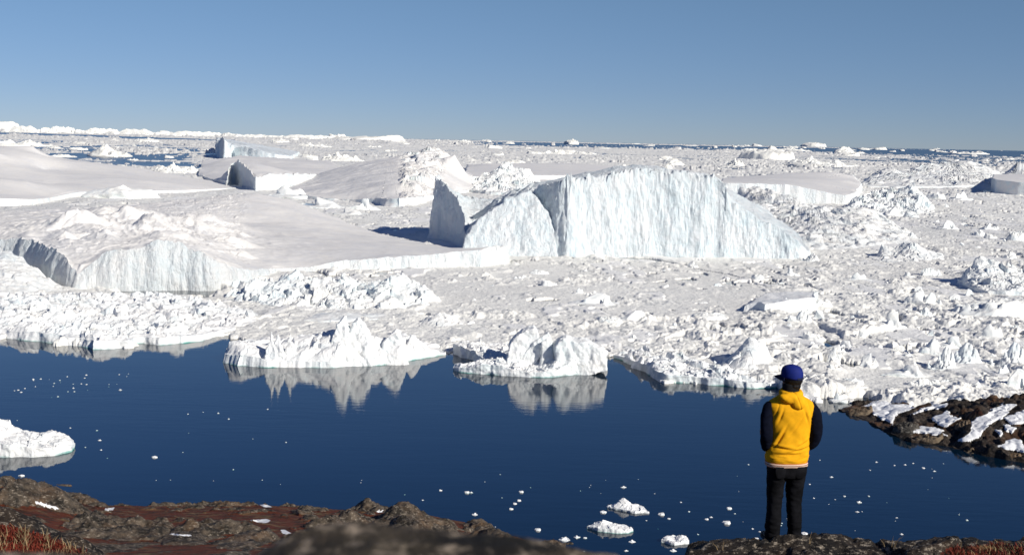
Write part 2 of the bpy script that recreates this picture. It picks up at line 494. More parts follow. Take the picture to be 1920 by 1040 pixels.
def berg_mesh(name, foot, pts=(), n_u=500, n_w=30, n_t=70, batter=0.12, rnd=2, oj=0.8, oj_s=8.0, flute=0.0, fl_s=5.0,
              top=0.3, top_s=6.0, rub=0.0, rub_s=6.0, kernel='r', edge=0.12, seed=1, smooth=True, profile=1.0, base_z=-1.5, lip=0.0, hmin=0.15,
              centre=None, rub_px=None, humps=(), wall=None, hump_n=None, hscale=1.0):
    G = []; Hh = []
    Bt = np.array([q_[3] if len(q_) > 3 else batter for q_ in foot], float)
    for px, py, h, *_ in foot:
        p, d = gp(px, py)
        G.append(p[:2]); Hh.append(h * d / F * hscale)
    G = np.array(G); Hh = np.array(Hh)
    ar = 0.5 * np.sum(G[:, 0] * np.roll(G[:, 1], -1) - np.roll(G[:, 0], -1) * G[:, 1])
    if ar < 0:
        G = G[::-1]; Hh = Hh[::-1]; Bt = Bt[::-1]
    C = np.r_[G, G[:1]]; CH = np.r_[Hh, Hh[:1]]
    # parameter by length as seen: stretch weight of depth is reduced so the visible front keeps detail
    seg = np.hypot(C[1:, 0] - C[:-1, 0], (C[1:, 1] - C[:-1, 1]) * 0.45)
    s = np.r_[0, np.cumsum(seg)]
    u = np.linspace(0, s[-1], n_u, endpoint=False)
    P = np.c_[np.interp(u, s, C[:, 0]), np.interp(u, s, C[:, 1])]
    hw = np.interp(u, s, CH)
    P = smooth_loop(P, rnd)
    hw = smooth_loop(hw, rnd)
    bt = smooth_loop(np.interp(u, s, np.r_[Bt, Bt[:1]]), rnd * 2 + 4)
    T = np.roll(P, -1, 0) - np.roll(P, 1, 0)
    T /= np.linalg.norm(T, axis=1)[:, None] + 1e-9
    Nn = np.c_[T[:, 1], -T[:, 0]]
    Nn = smooth_loop(Nn, 4)
    j = fbm2(P[:, 0] / oj_s, P[:, 1] / oj_s, 4, seed)
    P = P + Nn * (j * oj)[:, None]
    hw0 = hw.copy()
    hw = np.maximum(hw * (1 + edge * fbm2(P[:, 0] / 4 + 9, P[:, 1] / 4, 5, seed + 3, 0.7)), hmin)
    arc = np.r_[0, np.cumsum(np.linalg.norm(np.diff(P, axis=0), axis=1))]
    c = P.mean(0) if centre is None else gp(*centre)[0][:2]
    rows = []
    fade_n = max(3, n_w // 3)
    for k in range(n_w):
        v = k / n_w
        z = base_z + (hw - base_z) * v
        inset = bt * hw * (v ** profile)
        if lip:
            inset = inset + lip * hw * np.sin(v * math.pi)
        Q = P - Nn * inset[:, None]
        if flute:
            q = fbm3(Q[:, 0] / fl_s + z / (fl_s * 9), Q[:, 1] / fl_s, z / (fl_s * 4.0), 4, seed + 20, 0.6) * 0.65 + 0.35 * fbm3(Q[:, 0] / (fl_s * .3), Q[:, 1] / (fl_s * .3), z / (fl_s * .8), 3, seed + 30)
            Q = Q + Nn * (q * flute * min(1, v * 4 + 0.3))[:, None]
        if rub:
            q = fbm3(Q[:, 0] / (rub_s * .7), Q[:, 1] / (rub_s * .7), z / (rub_s * .7), 3, seed + 40)
            Q = Q + Nn * (q * rub * 0.45)[:, None]
        rows.append(np.c_[Q, z])
    lastoff = rows[-1][:, :2] - (P - Nn * (bt * hw)[:, None])
    Pt = P - Nn * (bt * hw)[:, None]
    kp = [Pt[i] for i in range(0, n_u, max(1, n_u // 70))]
    kz = [hw0[i] for i in range(0, n_u, max(1, n_u // 70))]
    for px, py, gy in pts:
        g, d = gp(px, gy)
        kp.append(g[:2]); kz.append((gy - py) * d / F)
    rb = RBF(np.array(kp) * [1, 0.8], kz, kernel)
    tv = np.linspace(0, 1, n_t + 1)[:-1] ** 1.25
    TT = np.concatenate([c + (Pt - c) * (1 - a) + lastoff * max(0, 1 - a * 8) for a in tv] + [c[None]])
    z = rb(TT * [1, 0.8])
    tt = np.r_[np.repeat(tv, n_u), 1.0]
    fade = np.clip(tt / 0.07, 0, 1)
    hwr = np.r_[np.tile(hw, n_t), hw.mean()]
    if top:
        z = z + top * fade * fbm2(TT[:, 0] / top_s, TT[:, 1] / top_s, 5, seed + 50)
    hr = np.random.default_rng(seed)
    for px, gy, wpx, hpx in humps:
        g, dd = gp(px, gy)
        k = dd / F
        an, asp = hr.uniform(-1.1, 1.1), hr.uniform(1.2, 2.2)
        dx_, dy_ = TT[:, 0] - g[0], TT[:, 1] - g[1]
        wx_ = 0.9 * wpx * k * vn2(TT[:, 0] / (wpx * k), TT[:, 1] / (wpx * k), seed + 71)
        u_, v_ = (dx_ + wx_ * .5) * math.cos(an) + dy_ * math.sin(an), -(dx_ + wx_ * .5) * math.sin(an) + dy_ * math.cos(an)
        rr_ = np.hypot(u_ / (wpx * k * asp), v_ / (wpx * k * 0.85))
        z = z + fade * hpx * k * np.clip(1.04 - np.sqrt(rr_ * rr_ + 0.05), 0, 1)
    if hump_n is not None:
        g, dd = gp(hump_n[0], hump_n[1])
        mk = np.exp(-((TT[:, 0] - g[0]) / hump_n[2]) ** 2 - ((TT[:, 1] - g[1]) / hump_n[3]) ** 2)
        z = z + fade * mk * hump_n[4] * (fbm2(TT[:, 0] / hump_n[5] + .4 * TT[:, 1] / hump_n[5], TT[:, 1] / hump_n[5] / 1.6, 4, seed + 77, 0.5, True) - 0.15)
    rmask = 1.0
    if rub_px is not None:
        ppx = CXP + F * TT[:, 0] / TT[:, 1]
        rmask = np.clip((ppx - rub_px[0]) / 15, 0.06, 1) * np.clip((rub_px[1] - ppx) / 15, 0.06, 1)
    if rub:
        z = z + rmask * (0.35 + 0.65 * fade) * (rubble(TT[:, 0], TT[:, 1], rub_s, seed + 60) - 0.28) * rub
    a = np.clip(tt / 0.03, 0, 1)
    z = z * a + hwr * (1 - a)
    z = np.maximum(z, hmin * 0.6)
    rows.append(np.c_[TT, z])
    V = np.concatenate(rows)
    q = grid_quads(n_w + n_t, n_u, True)
    last = (n_w + n_t - 1) * n_u
    i = np.arange(n_u)
    tr = np.c_[last + i, last + (i + 1) % n_u, np.full(n_u, len(V) - 1)]
    org = np.array([c[0], c[1], 0])
    me = mesh_np(name, V - org, q, tr, smooth)
    if wall:
        mi = np.zeros(len(me.polygons), np.int32); mi[:n_w * n_u] = 1
        me.polygons.foreach_set('material_index', mi)
    return me, org

def berg(label, foot, pts=(), mat='rough', cat='iceberg', name='iceberg', group=None, kind=None, **kw):
    me, org = berg_mesh(name, foot, pts, **kw)
    o = link(name, me, M[mat])
    if kw.get('wall'):
        me.materials.append(M[kw['wall']])
    o.location = org
    return tag(o, label, cat, group, kind)

def prism(name, poly, gy, thick, parent, mat, voxel=0.28, amp=0.35, sc=1.6, seed=1, lean=0.25, taper=0.75, setback=0.0, flute=0.0, it=1):
    """upright piece of ice: an outline at its real distance, given depth, broken up by noise"""
    g, dd = gp(sum(p[0] for p in poly) / len(poly), gy)
    y0 = g[1]
    front = []
    low = sorted(p[1] for p in poly)[-2]
    poly = [(px, gy + 5 if py >= low else py) for px, py in poly]
    for px, py in poly:
        r = ray(px, py)
        front.append(CAM + r * (y0 / r[1]))
    front = np.array(front)
    zc = front[:, 2].min()
    n = len(front)
    k = np.clip((front[:, 2] - zc) / (np.ptp(front[:, 2]) + 1e-6), 0, 1)
    f = front.copy(); bk = front.copy()
    f[:, 1] -= thick * 0.5 * (1 - taper * k); bk[:, 1] += thick * 0.5 * (1 - taper * k) + lean * thick * k
    f[:, 1] += setback * k
    V = np.r_[f, bk]
    bm = bmesh.new()
    vs = [bm.verts.new(v) for v in V]
    bm.faces.new(vs[:n]); bm.faces.new(vs[n:][::-1])
    for q in range(n):
        bm.faces.new((vs[q], vs[n + q], vs[n + (q + 1) % n], vs[(q + 1) % n]))
    bmesh.ops.recalc_face_normals(bm, faces=bm.faces)
    bmesh.ops.triangulate(bm, faces=bm.faces)
    bm.verts.index_update()
    T = np.array([[v.index for v in fc.verts] for fc in bm.faces])
    bm.free()
    loc = np.array(parent.location)
    def dsp(co):
        q = amp * fbm3(co[:, 0] / sc, co[:, 1] / sc, co[:, 2] / sc / 1.5, 4, seed, 0.6)
        if flute:
            q = q + flute * fbm3(co[:, 0] / 4 + co[:, 2] / 22, co[:, 1] / 4, co[:, 2] / 11, 5, seed + 9, 0.6)
        return q
    o = union(name, [(V - loc, np.zeros((0, 4), int), T)], voxel, M[mat], parent, it, dsp)
    return o

# --- the tall cliff berg
BC = berg('tall blue-white iceberg with a long fluted cliff, the highest wall in the ice field',
     [(802, 449, 118), (824, 453, 103), (848, 459, 82), (858, 463, 66), (866, 468, 28), (885, 470, 42), (912, 470, 72), (950, 470, 96), (985, 474, 112), (1008, 478, 130),
      (1028, 481, 140), (1045, 482.6, 148), (1060, 484, 151, .2), (1135, 483, 148), (1172, 483, 164), (1225, 483, 165), (1275, 484, 161), (1343, 485, 154),
      (1358, 486, 126), (1372, 486, 108), (1392, 486, 92), (1420, 487, 76), (1450, 487, 66), (1480, 488, 48), (1506, 488, 27), (1517, 481, 10), (1500, 464, 26), (1440, 452, 60),
      (1370, 446, 92), (1250, 440, 118), (1140, 438, 112), (1030, 436, 90), (930, 434, 60), (870, 434, 50), (815, 436, 90)],
     [(835, 395, 450), (862, 418, 452), (880, 428, 456), (890, 402, 448), (908, 388, 452), (930, 372, 458), (960, 368, 464), (1000, 345, 466), (960, 362, 455), (1080, 330, 470), (1250, 322, 468),
      (1155, 312, 478), (1400, 398, 476), (1440, 424, 476), (875, 436, 462), (890, 433, 464)],
     'cliff', n_u=1500, n_w=110, n_t=110, batter=0.13, rnd=24, oj=1.6, oj_s=14, flute=1.7, fl_s=5, top=1.2, top_s=8, rub=2.5, rub_s=9, edge=0.15, seed=3, smooth=True, rub_px=(845, 1010))

prism('buttress', [(868, 482), (872, 446), (884, 424), (898, 412), (914, 398), (932, 386), (950, 373), (966, 368), (984, 362), (992, 358), (999, 366), (1009, 372), (1018, 388), (1029, 402), (1036, 422), (1043, 440), (1041, 462), (1045, 482)],
      479, 16, BC, 'cliff', 0.6, 0.9, 2.2, 260, lean=1.4, taper=0.5, setback=9, flute=1.3, it=2)

# --- big smooth berg on the left
berg('broad smooth domed iceberg with melted hummocks and a low cliff along its front',
     [(-160, 500, 45), (-60, 503, 48), (22, 506, 58), (52, 516, 62), (80, 528, 63), (104, 536, 58), (124, 542, 44), (142, 545, 29), (182, 545, 58), (200, 545, 73), (226, 545, 75), (252, 545, 74), (286, 545, 94),
      (312, 545, 90), (350, 545, 80), (376, 545, 70), (408, 545, 58), (436, 542, 47), (470, 532, 26), (520, 512, 9), (580, 509, 9), (640, 507, 18), (700, 506, 21), (760, 505, 24), (830, 503, 27), (900, 501, 33),
      (943, 499, 37), (953, 495, 33), (948, 486, 22), (880, 472, 10), (800, 462, 5), (720, 444, 4), (640, 425, 12), (560, 412, 22), (480, 407, 26), (330, 410, 22), (150, 415, 20), (-60, 420, 20), (-170, 440, 30)],
     [(157, 418, 492), (140, 440, 505), (100, 424, 482), (120, 448, 506), (60, 432, 486), (20, 440, 490), (175, 450, 520), (150, 495, 538), (120, 480, 532), (195, 405, 472), (222, 404, 470), (210, 425, 486), (248, 404, 472), (268, 405, 473), (240, 440, 505),
      (280, 424, 492), (262, 438, 505), (300, 440, 508), (320, 432, 490), (345, 420, 474), (390, 410, 458), (375, 428, 476), (416, 430, 470), (345, 450, 515), (400, 455, 500), (440, 455, 488), (455, 480, 505), (330, 460, 530),
      (300, 408, 460), (250, 396, 448), (150, 405, 455), (50, 412, 458), (0, 418, 462), (430, 417, 447), (480, 418, 446), (555, 423, 448), (470, 438, 463), (520, 440, 463), (570, 437, 460), (500, 460, 485), (560, 470, 494), (620, 470, 492),
      (700, 474, 493), (800, 478, 494), (650, 448, 466), (740, 458, 474), (860, 482, 495), (900, 476, 494), (925, 466, 494),
      (480, 363, 425), (440, 365, 424), (380, 371, 424), (300, 379, 424), (220, 387, 425), (100, 392, 425), (0, 396, 426), (-100, 398, 427), (540, 374, 422), (590, 392, 424), (640, 410, 428), (690, 428, 438), (500, 395, 438), (590, 410, 440), (300, 393, 438), (420, 388, 436), (100, 402, 442)],
     'smooth', n_u=1500, n_w=70, n_t=260, batter=0.28, rnd=2, oj=2.2, oj_s=9, flute=1.3, fl_s=4, profile=2.2, rub=0.9, rub_s=8, rub_px=(-300, 470), top=0.45, top_s=16, kernel='r', edge=0.13, seed=5, centre=(330, 478), wall='wall',
     hump_n=(260, 486, 44, 75, 3.2, 15), humps=[(157, 492, 48, 30), (100, 482, 34, 16), (200, 470, 44, 20), (262, 474, 40, 20), (285, 494, 46, 26), (235, 500, 34, 16), (345, 476, 50, 18), (390, 460, 36, 14), (416, 474, 40, 16), (440, 492, 44, 16),
            (330, 510, 40, 16), (125, 508, 34, 12), (60, 490, 50, 12), (15, 494, 50, 12), (455, 505, 34, 14), (180, 512, 30, 14), (310, 470, 34, 14), (235, 476, 30, 14)])
berg('white weathered ice slope at the left edge, below the crevasse of the smooth domed iceberg',
     [(-140, 568, 20), (0, 562, 22), (60, 557, 14), (128, 549, 3), (118, 541, 4), (60, 526, 12), (0, 512, 22), (-140, 500, 20)],
     [(0, 474, 528), (22, 468, 526), (45, 484, 530), (70, 502, 536), (95, 524, 542), (30, 520, 548), (-60, 470, 525)], 'rough', n_u=600, n_w=24, n_t=90, batter=0.5, rub=1.3, rub_s=5, top=0.6, seed=8, hscale=0.6)
# --- behind it
berg('smooth twin-humped iceberg at the left edge with a stepped slab and long snow tongue',
     [(-170, 390, 20), (0, 388, 16), (60, 386, 12), (95, 379, 8), (150, 370, 10), (270, 366, 8), (340, 363, 6), (445, 354, 2), (410, 344, 4), (300, 338, 12), (180, 334, 28), (85, 331, 42), (-170, 328, 50)],
     [(0, 288, 350), (0, 275, 342), (62, 274, 342), (72, 290, 346), (84, 318, 350), (88, 296, 343), (100, 294, 341), (160, 302, 343), (250, 313, 344), (320, 327, 346), (370, 339, 349), (0, 335, 372), (50, 340, 372), (95, 345, 362),
      (130, 330, 356), (200, 333, 358), (280, 340, 359), (350, 350, 359), (-100, 280, 345), (-100, 330, 370)], 'smooth', n_u=700, n_w=20, n_t=120, batter=0.3, rnd=4, top=0.8, top_s=50, kernel='r', oj=2, oj_s=25, edge=0.04, seed=12)
berg('smooth low iceberg split by a dark blue shadowed notch, left of the long snow ridge',
     [(371, 334, 7), (400, 345, 8), (425, 351, 12), (434, 347, 40), (441, 347, 47), (458, 352, 40), (479, 359, 24), (505, 357, 30), (540, 354, 28), (600, 345, 18), (640, 330, 15), (620, 314, 12), (450, 306, 14), (380, 311, 10)],
     [(420, 298, 322), (450, 296, 322), (520, 302, 325), (580, 308, 328), (400, 320, 335), (520, 318, 340)], 'smooth', n_u=600, n_w=40, n_t=60, batter=0.06, top=1.0, top_s=30, oj=1, oj_s=20, flute=1.5, seed=14, kernel='r', rnd=1, wall='wall', edge=0.25)
berg('distant iceberg with a square tower and a toothed wall trailing to its right',
     [(404, 293, 20), (409, 296, 35), (414, 297.5, 41), (420, 298, 36), (428, 298, 28), (436, 297, 17), (452, 298, 24), (480, 299, 18), (520, 300, 10), (546, 299, 6), (562, 291, 6), (500, 284, 10), (432, 283, 20), (405, 284, 26)],
     [(500, 278, 292), (450, 277, 292), (540, 284, 292)], 'cliff', n_u=420, n_w=30, n_t=30, batter=0.08, flute=5, fl_s=14, edge=0.25, oj=4, oj_s=18, seed=15, top=1)
berg('iceberg with a long grey snow ramp rising to a jagged crest and white cone',
     [(536, 362, 4), (560, 373, 8), (610, 377, 5), (660, 379, 5), (700, 382, 10), (722, 388, 16), (750, 390, 18), (775, 387, 16), (800, 380, 12), (830, 372, 8), (892, 358, 5), (886, 338, 14), (800, 334, 30), (700, 330, 20), (610, 334, 14), (555, 345, 6)],
     [(600, 326, 346), (640, 312, 345), (690, 306, 344), (742, 304, 343), (752, 300, 343), (768, 290, 344), (784, 291, 344), (800, 282, 344), (815, 279, 344), (830, 281, 344), (838, 286, 345), (842, 300, 348), (845, 312, 352), (851, 291, 353), (835, 325, 360), (868, 322, 354),
      (880, 345, 356), (770, 318, 360), (745, 340, 374), (730, 350, 378), (765, 348, 378), (782, 352, 378), (790, 335, 368), (805, 328, 362), (700, 330, 362), (650, 345, 365), (600, 352, 366), (740, 322, 358), (815, 345, 368)],
     'smooth', n_u=900, n_w=24, n_t=120, batter=0.35, rnd=3, top=1.6, top_s=26, oj=3, oj_s=20, rub=7, rub_s=18, edge=0.2, seed=18, rub_px=(742, 838))
berg('flat pale iceberg lying behind the notched end of the tall cliff', [(868, 340, 8), (1000, 338, 9), (1145, 337, 8), (1160, 320, 9), (1000, 313, 6), (875, 316, 8)],
     [(1000, 306, 318), (900, 308, 320), (1100, 308, 320), (1000, 320, 330)], 'smooth', n_u=400, n_w=14, n_t=50, batter=0.3, top=1, top_s=60, oj=4, oj_s=30, seed=19, kernel='soft')
berg('blocky rubble ice heap with two sharp spikes, behind the left end of the tall cliff',
     [(872, 360, 10), (920, 366, 12), (970, 367, 10), (1020, 360, 8), (1015, 346, 8), (890, 344, 10)],
     [(900, 332, 352), (918, 326, 352), (934, 318, 353), (938, 311, 353), (945, 330, 355), (954, 309, 353), (964, 322, 354), (994, 319, 354), (1002, 330, 354), (980, 345, 360), (930, 348, 362)], 'rough', n_u=600, n_w=24, n_t=70, batter=0.3, rub=7, rub_s=14, top=3, top_s=14, oj=3, seed=21, hscale=0.5, smooth=False)
berg('smooth pinkish-grey slab iceberg with a short white front cliff, right of the tall cliff',
     [(1345, 380, 37), (1380, 381, 37), (1420, 381.5, 37), (1480, 382.5, 36), (1530, 383.5, 27), (1565, 384, 20), (1588, 384.5, 18), (1604, 376, 15), (1616, 358, 14), (1600, 346, 18), (1480, 343, 17), (1355, 346, 12)],
     [(1480, 325, 348), (1580, 326, 350), (1400, 330, 348), (1540, 345, 368), (1450, 335, 362), (1595, 340, 360)], 'smooth', n_u=700, n_w=26, n_t=60, batter=0.12, rnd=2, top=0.6, top_s=60, flute=1.6, fl_s=10, oj=2, seed=22, kernel='soft', edge=0.06, wall='wall')
berg('long slope of white rubble ice spilling down to the right of the tall cliff',
     [(1362, 420, 14), (1420, 450, 14), (1500, 474, 12), (1560, 474, 12), (1640, 466, 14), (1712, 458, 10), (1710, 438, 8), (1650, 420, 10), (1560, 402, 10), (1460, 384, 10), (1380, 378, 10)],
     [(1385, 352, 392), (1410, 350, 392), (1440, 358, 394), (1480, 372, 398), (1500, 395, 418), (1520, 396, 428), (1545, 390, 430), (1570, 396, 432), (1586, 406, 436), (1610, 394, 428), (1640, 398, 430), (1660, 416, 440), (1690, 436, 448), (1600, 430, 452), (1540, 425, 450), (1470, 410, 428), (1440, 400, 425), (1410, 385, 415), (1520, 445, 462)],
     'rough', n_u=1000, n_w=24, n_t=140, batter=0.4, rub=2.6, rub_s=13, top=2.0, oj=3, seed=24, hscale=0.2)
berg('crumbling blue-shadowed ridge of ice, below the right end of the pinkish slab',
     [(1585, 398, 10), (1640, 403, 10), (1700, 405, 10), (1752, 400, 6), (1752, 385, 6), (1690, 376, 8), (1600, 380, 8)],
     [(1610, 372, 390), (1640, 362, 388), (1670, 366, 390), (1700, 356, 391), (1716, 352, 391), (1730, 366, 392), (1690, 385, 396)], 'rough', n_u=600, n_w=22, n_t=70, batter=0.3, rub=7, rub_s=13, top=2, oj=3, seed=25, hscale=0.25, smooth=False)
berg('long white ridge iceberg near the right edge, with two broad peaks',
     [(1612, 352, 12), (1680, 354, 12), (1760, 354, 14), (1850, 352, 16), (1893, 346, 14), (1885, 327, 10), (1740, 326, 12), (1625, 336, 10)],
     [(1640, 325, 340), (1662, 316, 340), (1700, 330, 342), (1725, 328, 340), (1748, 310, 338), (1775, 312, 338), (1800, 301, 337), (1825, 304, 338), (1850, 312, 338), (1840, 335, 347), (1780, 332, 346), (1870, 320, 338)], 'rough', n_u=700, n_w=24, n_t=80, batter=0.3, rub=5, rub_s=26, top=3, top_s=20, oj=4, seed=27, hscale=0.3)
berg('pointed white pyramid iceberg at the right edge', [(1878, 337, 3), (1905, 339, 4), (1950, 337, 4), (1945, 322, 4), (1885, 324, 4)], [(1907, 302, 331), (1925, 315, 331)], 'rough', n_u=300, n_w=12, n_t=50, batter=0.3, rub=3, rub_s=18, seed=28)
berg('flat-topped table iceberg with a blue shaded side, cut by the right edge', [(1858, 358, 24), (1866, 365, 28), (1900, 367, 26), (2010, 371, 26), (2010, 346, 22), (1862, 347, 20)], [], 'smooth', n_u=400, n_w=24, n_t=30, batter=0.03, rnd=1, flute=0.8, oj=1.5, top=0.3, seed=29, edge=0.02)
berg('craggy iceberg with a blue shaded left side, alone in brash ice near the right edge',
     [(1796, 536, 22), (1815, 548, 18), (1850, 556, 16), (1885, 558, 20), (1950, 560, 20), (1970, 535, 20), (1880, 524, 25), (1810, 526, 25)],
     [(1812, 504, 536), (1825, 492, 534), (1842, 487, 534), (1852, 500, 538), (1870, 495, 535), (1885, 512, 540), (1905, 506, 538), (1870, 525, 548), (1935, 500, 540)], 'rough', n_u=700, n_w=30, n_t=80, batter=0.18, rub=2.2, rub_s=5, top=1.0, oj=1, seed=31, hscale=0.6, smooth=True)
berg('low twin-peaked iceberg with dark blue left faces, right of the tall cliff foot', [(1634, 490, 12), (1670, 494, 8), (1705, 496, 10), (1740, 494, 8), (1778, 489, 4), (1765, 479, 5), (1650, 476, 8)],
     [(1652, 460, 483), (1660, 462, 484), (1675, 478, 486), (1690, 468, 486), (1706, 455, 486), (1722, 466, 487), (1748, 470, 484)], 'rough', n_u=500, n_w=20, n_t=60, batter=0.2, rub=1.8, rub_s=6, seed=32, hscale=0.35)
berg('small bright tabular berg with a concave front, right of centre in the brash ice', [(1392, 588, 14), (1418, 590, 26), (1432, 594, 22), (1480, 592, 28), (1533, 584, 26), (1536, 572, 26), (1430, 568, 20)], [(1470, 560, 580)], 'float', n_u=500, n_w=24, n_t=40, batter=0.25, flute=0.8, fl_s=4, top=0.6, oj=0.8, seed=33)
berg('steep cone of greyish ice standing on the ice edge, left of the person', [(1322, 700, 6), (1360, 710, 7), (1400, 716, 8), (1452, 718, 9), (1458, 694, 20), (1410, 674, 20), (1350, 682, 8)],
     [(1403, 633, 692), (1418, 636, 692), (1390, 646, 692), (1436, 650, 693), (1370, 668, 694), (1400, 670, 704), (1345, 688, 696)], 'rough', n_u=600, n_w=20, n_t=90, batter=0.4, rub=0.8, rub_s=4, top=0.5, seed=34, hscale=0.4)
# --- front bergs in the open water
BA = berg('jagged floating iceberg with twin thin spikes near its left end, mirrored in dark water',
     [(412, 668, 12), (411, 680, 16), (440, 687, 18), (472, 689, 18), (520, 689, 10), (560, 690, 12), (592, 690, 12), (640, 689, 12), (675, 688, 14), (707, 686, 14), (759, 680, 12), (807, 671, 7), (836, 665, 5), (830, 654, 4), (780, 643, 6), (700, 640, 8), (600, 640, 8), (530, 644, 8), (470, 650, 12), (425, 656, 12)],
     [(430, 641, 676), (450, 641, 677), (468, 642, 678), (482, 654, 682), (494, 668, 685), (505, 655, 684), (522, 660, 684), (545, 656, 684), (575, 648, 682), (590, 640, 680), (610, 636, 679), (630, 628, 678), (650, 630, 678), (672, 630, 676), (690, 640, 680), (712, 650, 680), (735, 640, 678), (760, 644, 672), (785, 648, 668), (800, 655, 668),
      (560, 668, 687), (600, 660, 686), (640, 655, 686), (690, 662, 685), (740, 660, 680), (600, 630, 662), (660, 634, 660), (540, 650, 664), (720, 640, 662), (520, 676, 688), (450, 655, 684)],
     'float', n_u=1300, n_w=36, n_t=170, batter=0.75, profile=0.8, rnd=2, rub=1.5, rub_s=7.5, top=1.7, top_s=8, oj=1.2, oj_s=4, edge=0.3, seed=41)
for i, (nm, poly, gy, th) in enumerate([
    ('spike', [(495, 678), (498, 656), (503, 640), (505, 620), (508, 634), (513, 650), (516, 640), (517, 622), (521, 640), (531, 658), (541, 680)], 686, 2.2),
    ('spike', [(528, 680), (533, 655), (537, 640), (541, 624), (544, 642), (549, 652), (562, 680)], 686, 2.2),
    ('peak', [(610, 672), (620, 640), (630, 612), (643, 597), (646, 610), (653, 628), (658, 672)], 682, 5),
    ('peak', [(645, 672), (655, 622), (660, 606), (668, 602), (680, 612), (690, 634), (700, 672)], 681, 5),
    ('peak', [(704, 672), (720, 640), (733, 626), (740, 621), (748, 630), (756, 650), (766, 670)], 680, 4.5),
    ('peak', [(758, 668), (765, 640), (770, 630), (778, 636), (786, 650), (792, 664)], 671, 3),
    ('peak', [(574, 676), (580, 652), (592, 640), (600, 644), (612, 676)], 684, 3)]):
    prism(nm, poly, gy, th * 1.4, BA, 'float', 0.2, 0.8, 1.3, 200 + i, lean=0.8, taper=0.9, setback=2.2)
BB = berg('split floating iceberg with a tilted slab and blue clefts, mirrored in dark water',
     [(846, 663, 18), (862, 669, 19), (890, 677, 18), (908, 684, 10), (880, 688, 10), (846, 694, 5), (862, 698, 9), (882, 700, 10), (900, 702, 18), (930, 703, 20), (954, 704, 13), (980, 706, 10), (1002, 708, 10), (1040, 707, 12), (1066, 704, 20), (1085, 702, 30), (1110, 695, 34), (1134, 688, 30), (1140, 676, 20), (1110, 662, 10), (1060, 656, 10), (1000, 654, 10), (930, 654, 12), (856, 655, 12)],
     [(858, 644, 664), (890, 648, 666), (925, 656, 672), (945, 668, 682), (960, 672, 688), (985, 676, 690), (1010, 684, 696), (1030, 686, 697), (940, 690, 699), (980, 690, 700), (1045, 676, 694), (1080, 660, 694), (1110, 655, 688), (905, 682, 690), (1000, 660, 672), (1060, 650, 680)],
     'float', n_u=1200, n_w=40, n_t=150, batter=0.12, rnd=2, rub=1.6, rub_s=3.5, top=0.5, top_s=5, oj=0.7, oj_s=4, edge=0.25, seed=43)
for i, (nm, poly, gy, th) in enumerate([
    ('slab', [(948, 688), (956, 645), (966, 629), (988, 616), (1002, 613), (1009, 626), (1012, 650), (990, 668), (980, 690)], 689, 6),
    ('slab', [(972, 690), (984, 660), (1000, 642), (1028, 622), (1036, 634), (1034, 650), (1016, 664), (996, 690)], 692, 2.4),
    ('slab', [(1013, 694), (1016, 642), (1026, 637), (1036, 640), (1039, 668), (1028, 694)], 695, 2.4),
    ('slab', [(1046, 704), (1039, 648), (1046, 638), (1062, 630), (1078, 638), (1098, 637), (1120, 648), (1133, 654), (1136, 690), (1110, 696), (1080, 704)], 697, 8)]):
    prism(nm, poly, gy, th, BB, 'float', 0.2, 0.6, 1.3, 230 + i, taper=0.45)
berg('wide raft of broken rubble ice along the water edge on the left',
     [(-140, 636, 20), (0, 633, 22), (60, 640, 26), (120, 647, 24), (150, 650, 22), (172, 656, 28), (245, 653, 24), (262, 644, 18), (300, 647, 24), (345, 645, 22), (380, 640, 18), (440, 624, 14), (492, 602, 8), (480, 590, 5), (420, 572, 4), (330, 558, 3), (200, 556, 3), (120, 556, 6), (-140, 562, 8)],
     [(0, 575, 600), (50, 560, 590), (110, 566, 590), (150, 562, 590), (200, 575, 592), (250, 568, 592), (310, 572, 595), (350, 582, 600), (430, 592, 606), (40, 590, 615), (100, 590, 615), (200, 600, 620), (300, 605, 622), (380, 604, 616), (160, 615, 632), (60, 610, 625), (250, 625, 636)],
     'float', n_u=1400, n_w=24, n_t=200, batter=0.7, rub=2.4, rub_s=5.0, top=1.0, oj=1.4, oj_s=6, edge=0.2, seed=45, smooth=True, hscale=0.62)
berg('ridge of rubble ice with a white peak, behind the jagged floating iceberg with twin spikes',
     [(414, 560, 8), (450, 570, 10), (520, 578, 8), (600, 584, 7), (700, 585, 8), (780, 582, 7), (833, 568, 5), (800, 554, 4), (700, 546, 5), (550, 541, 8), (430, 546, 8)],
     [(430, 540, 554), (455, 532, 554), (500, 530, 556), (540, 523, 558), (580, 528, 560), (620, 524, 560), (660, 540, 564), (700, 542, 566), (735, 525, 562), (752, 516, 562), (772, 528, 563), (800, 540, 564), (740, 550, 572), (640, 552, 572), (560, 550, 568), (480, 552, 566)],
     'rough', n_u=1200, n_w=22, n_t=140, batter=0.3, rub=3.2, rub_s=6, top=1.2, oj=1.4, seed=47, hscale=0.45, smooth=True)
berg('smooth white snow-covered floe behind the twin spikes of the jagged floating iceberg', [(566, 606, 7), (620, 610, 9), (680, 607, 7), (738, 599, 4), (722, 592, 3), (600, 590, 5)], [(600, 588, 600), (650, 584, 598), (690, 590, 598)], 'rough', n_u=300, n_w=12, n_t=40, batter=0.6, rub=0.3, top=0.5, seed=48)
berg('small white wedge-shaped iceberg in flat brash ice, above the split floating iceberg', [(783, 611, 6), (800, 615, 5), (830, 616, 5), (893, 610, 3), (880, 602, 3), (800, 602, 8)], [(806, 594, 608), (824, 584, 608), (850, 595, 609)], 'rough', n_u=400, n_w=14, n_t=50, batter=0.25, rub=1.0, rub_s=4, seed=49, hscale=0.6)
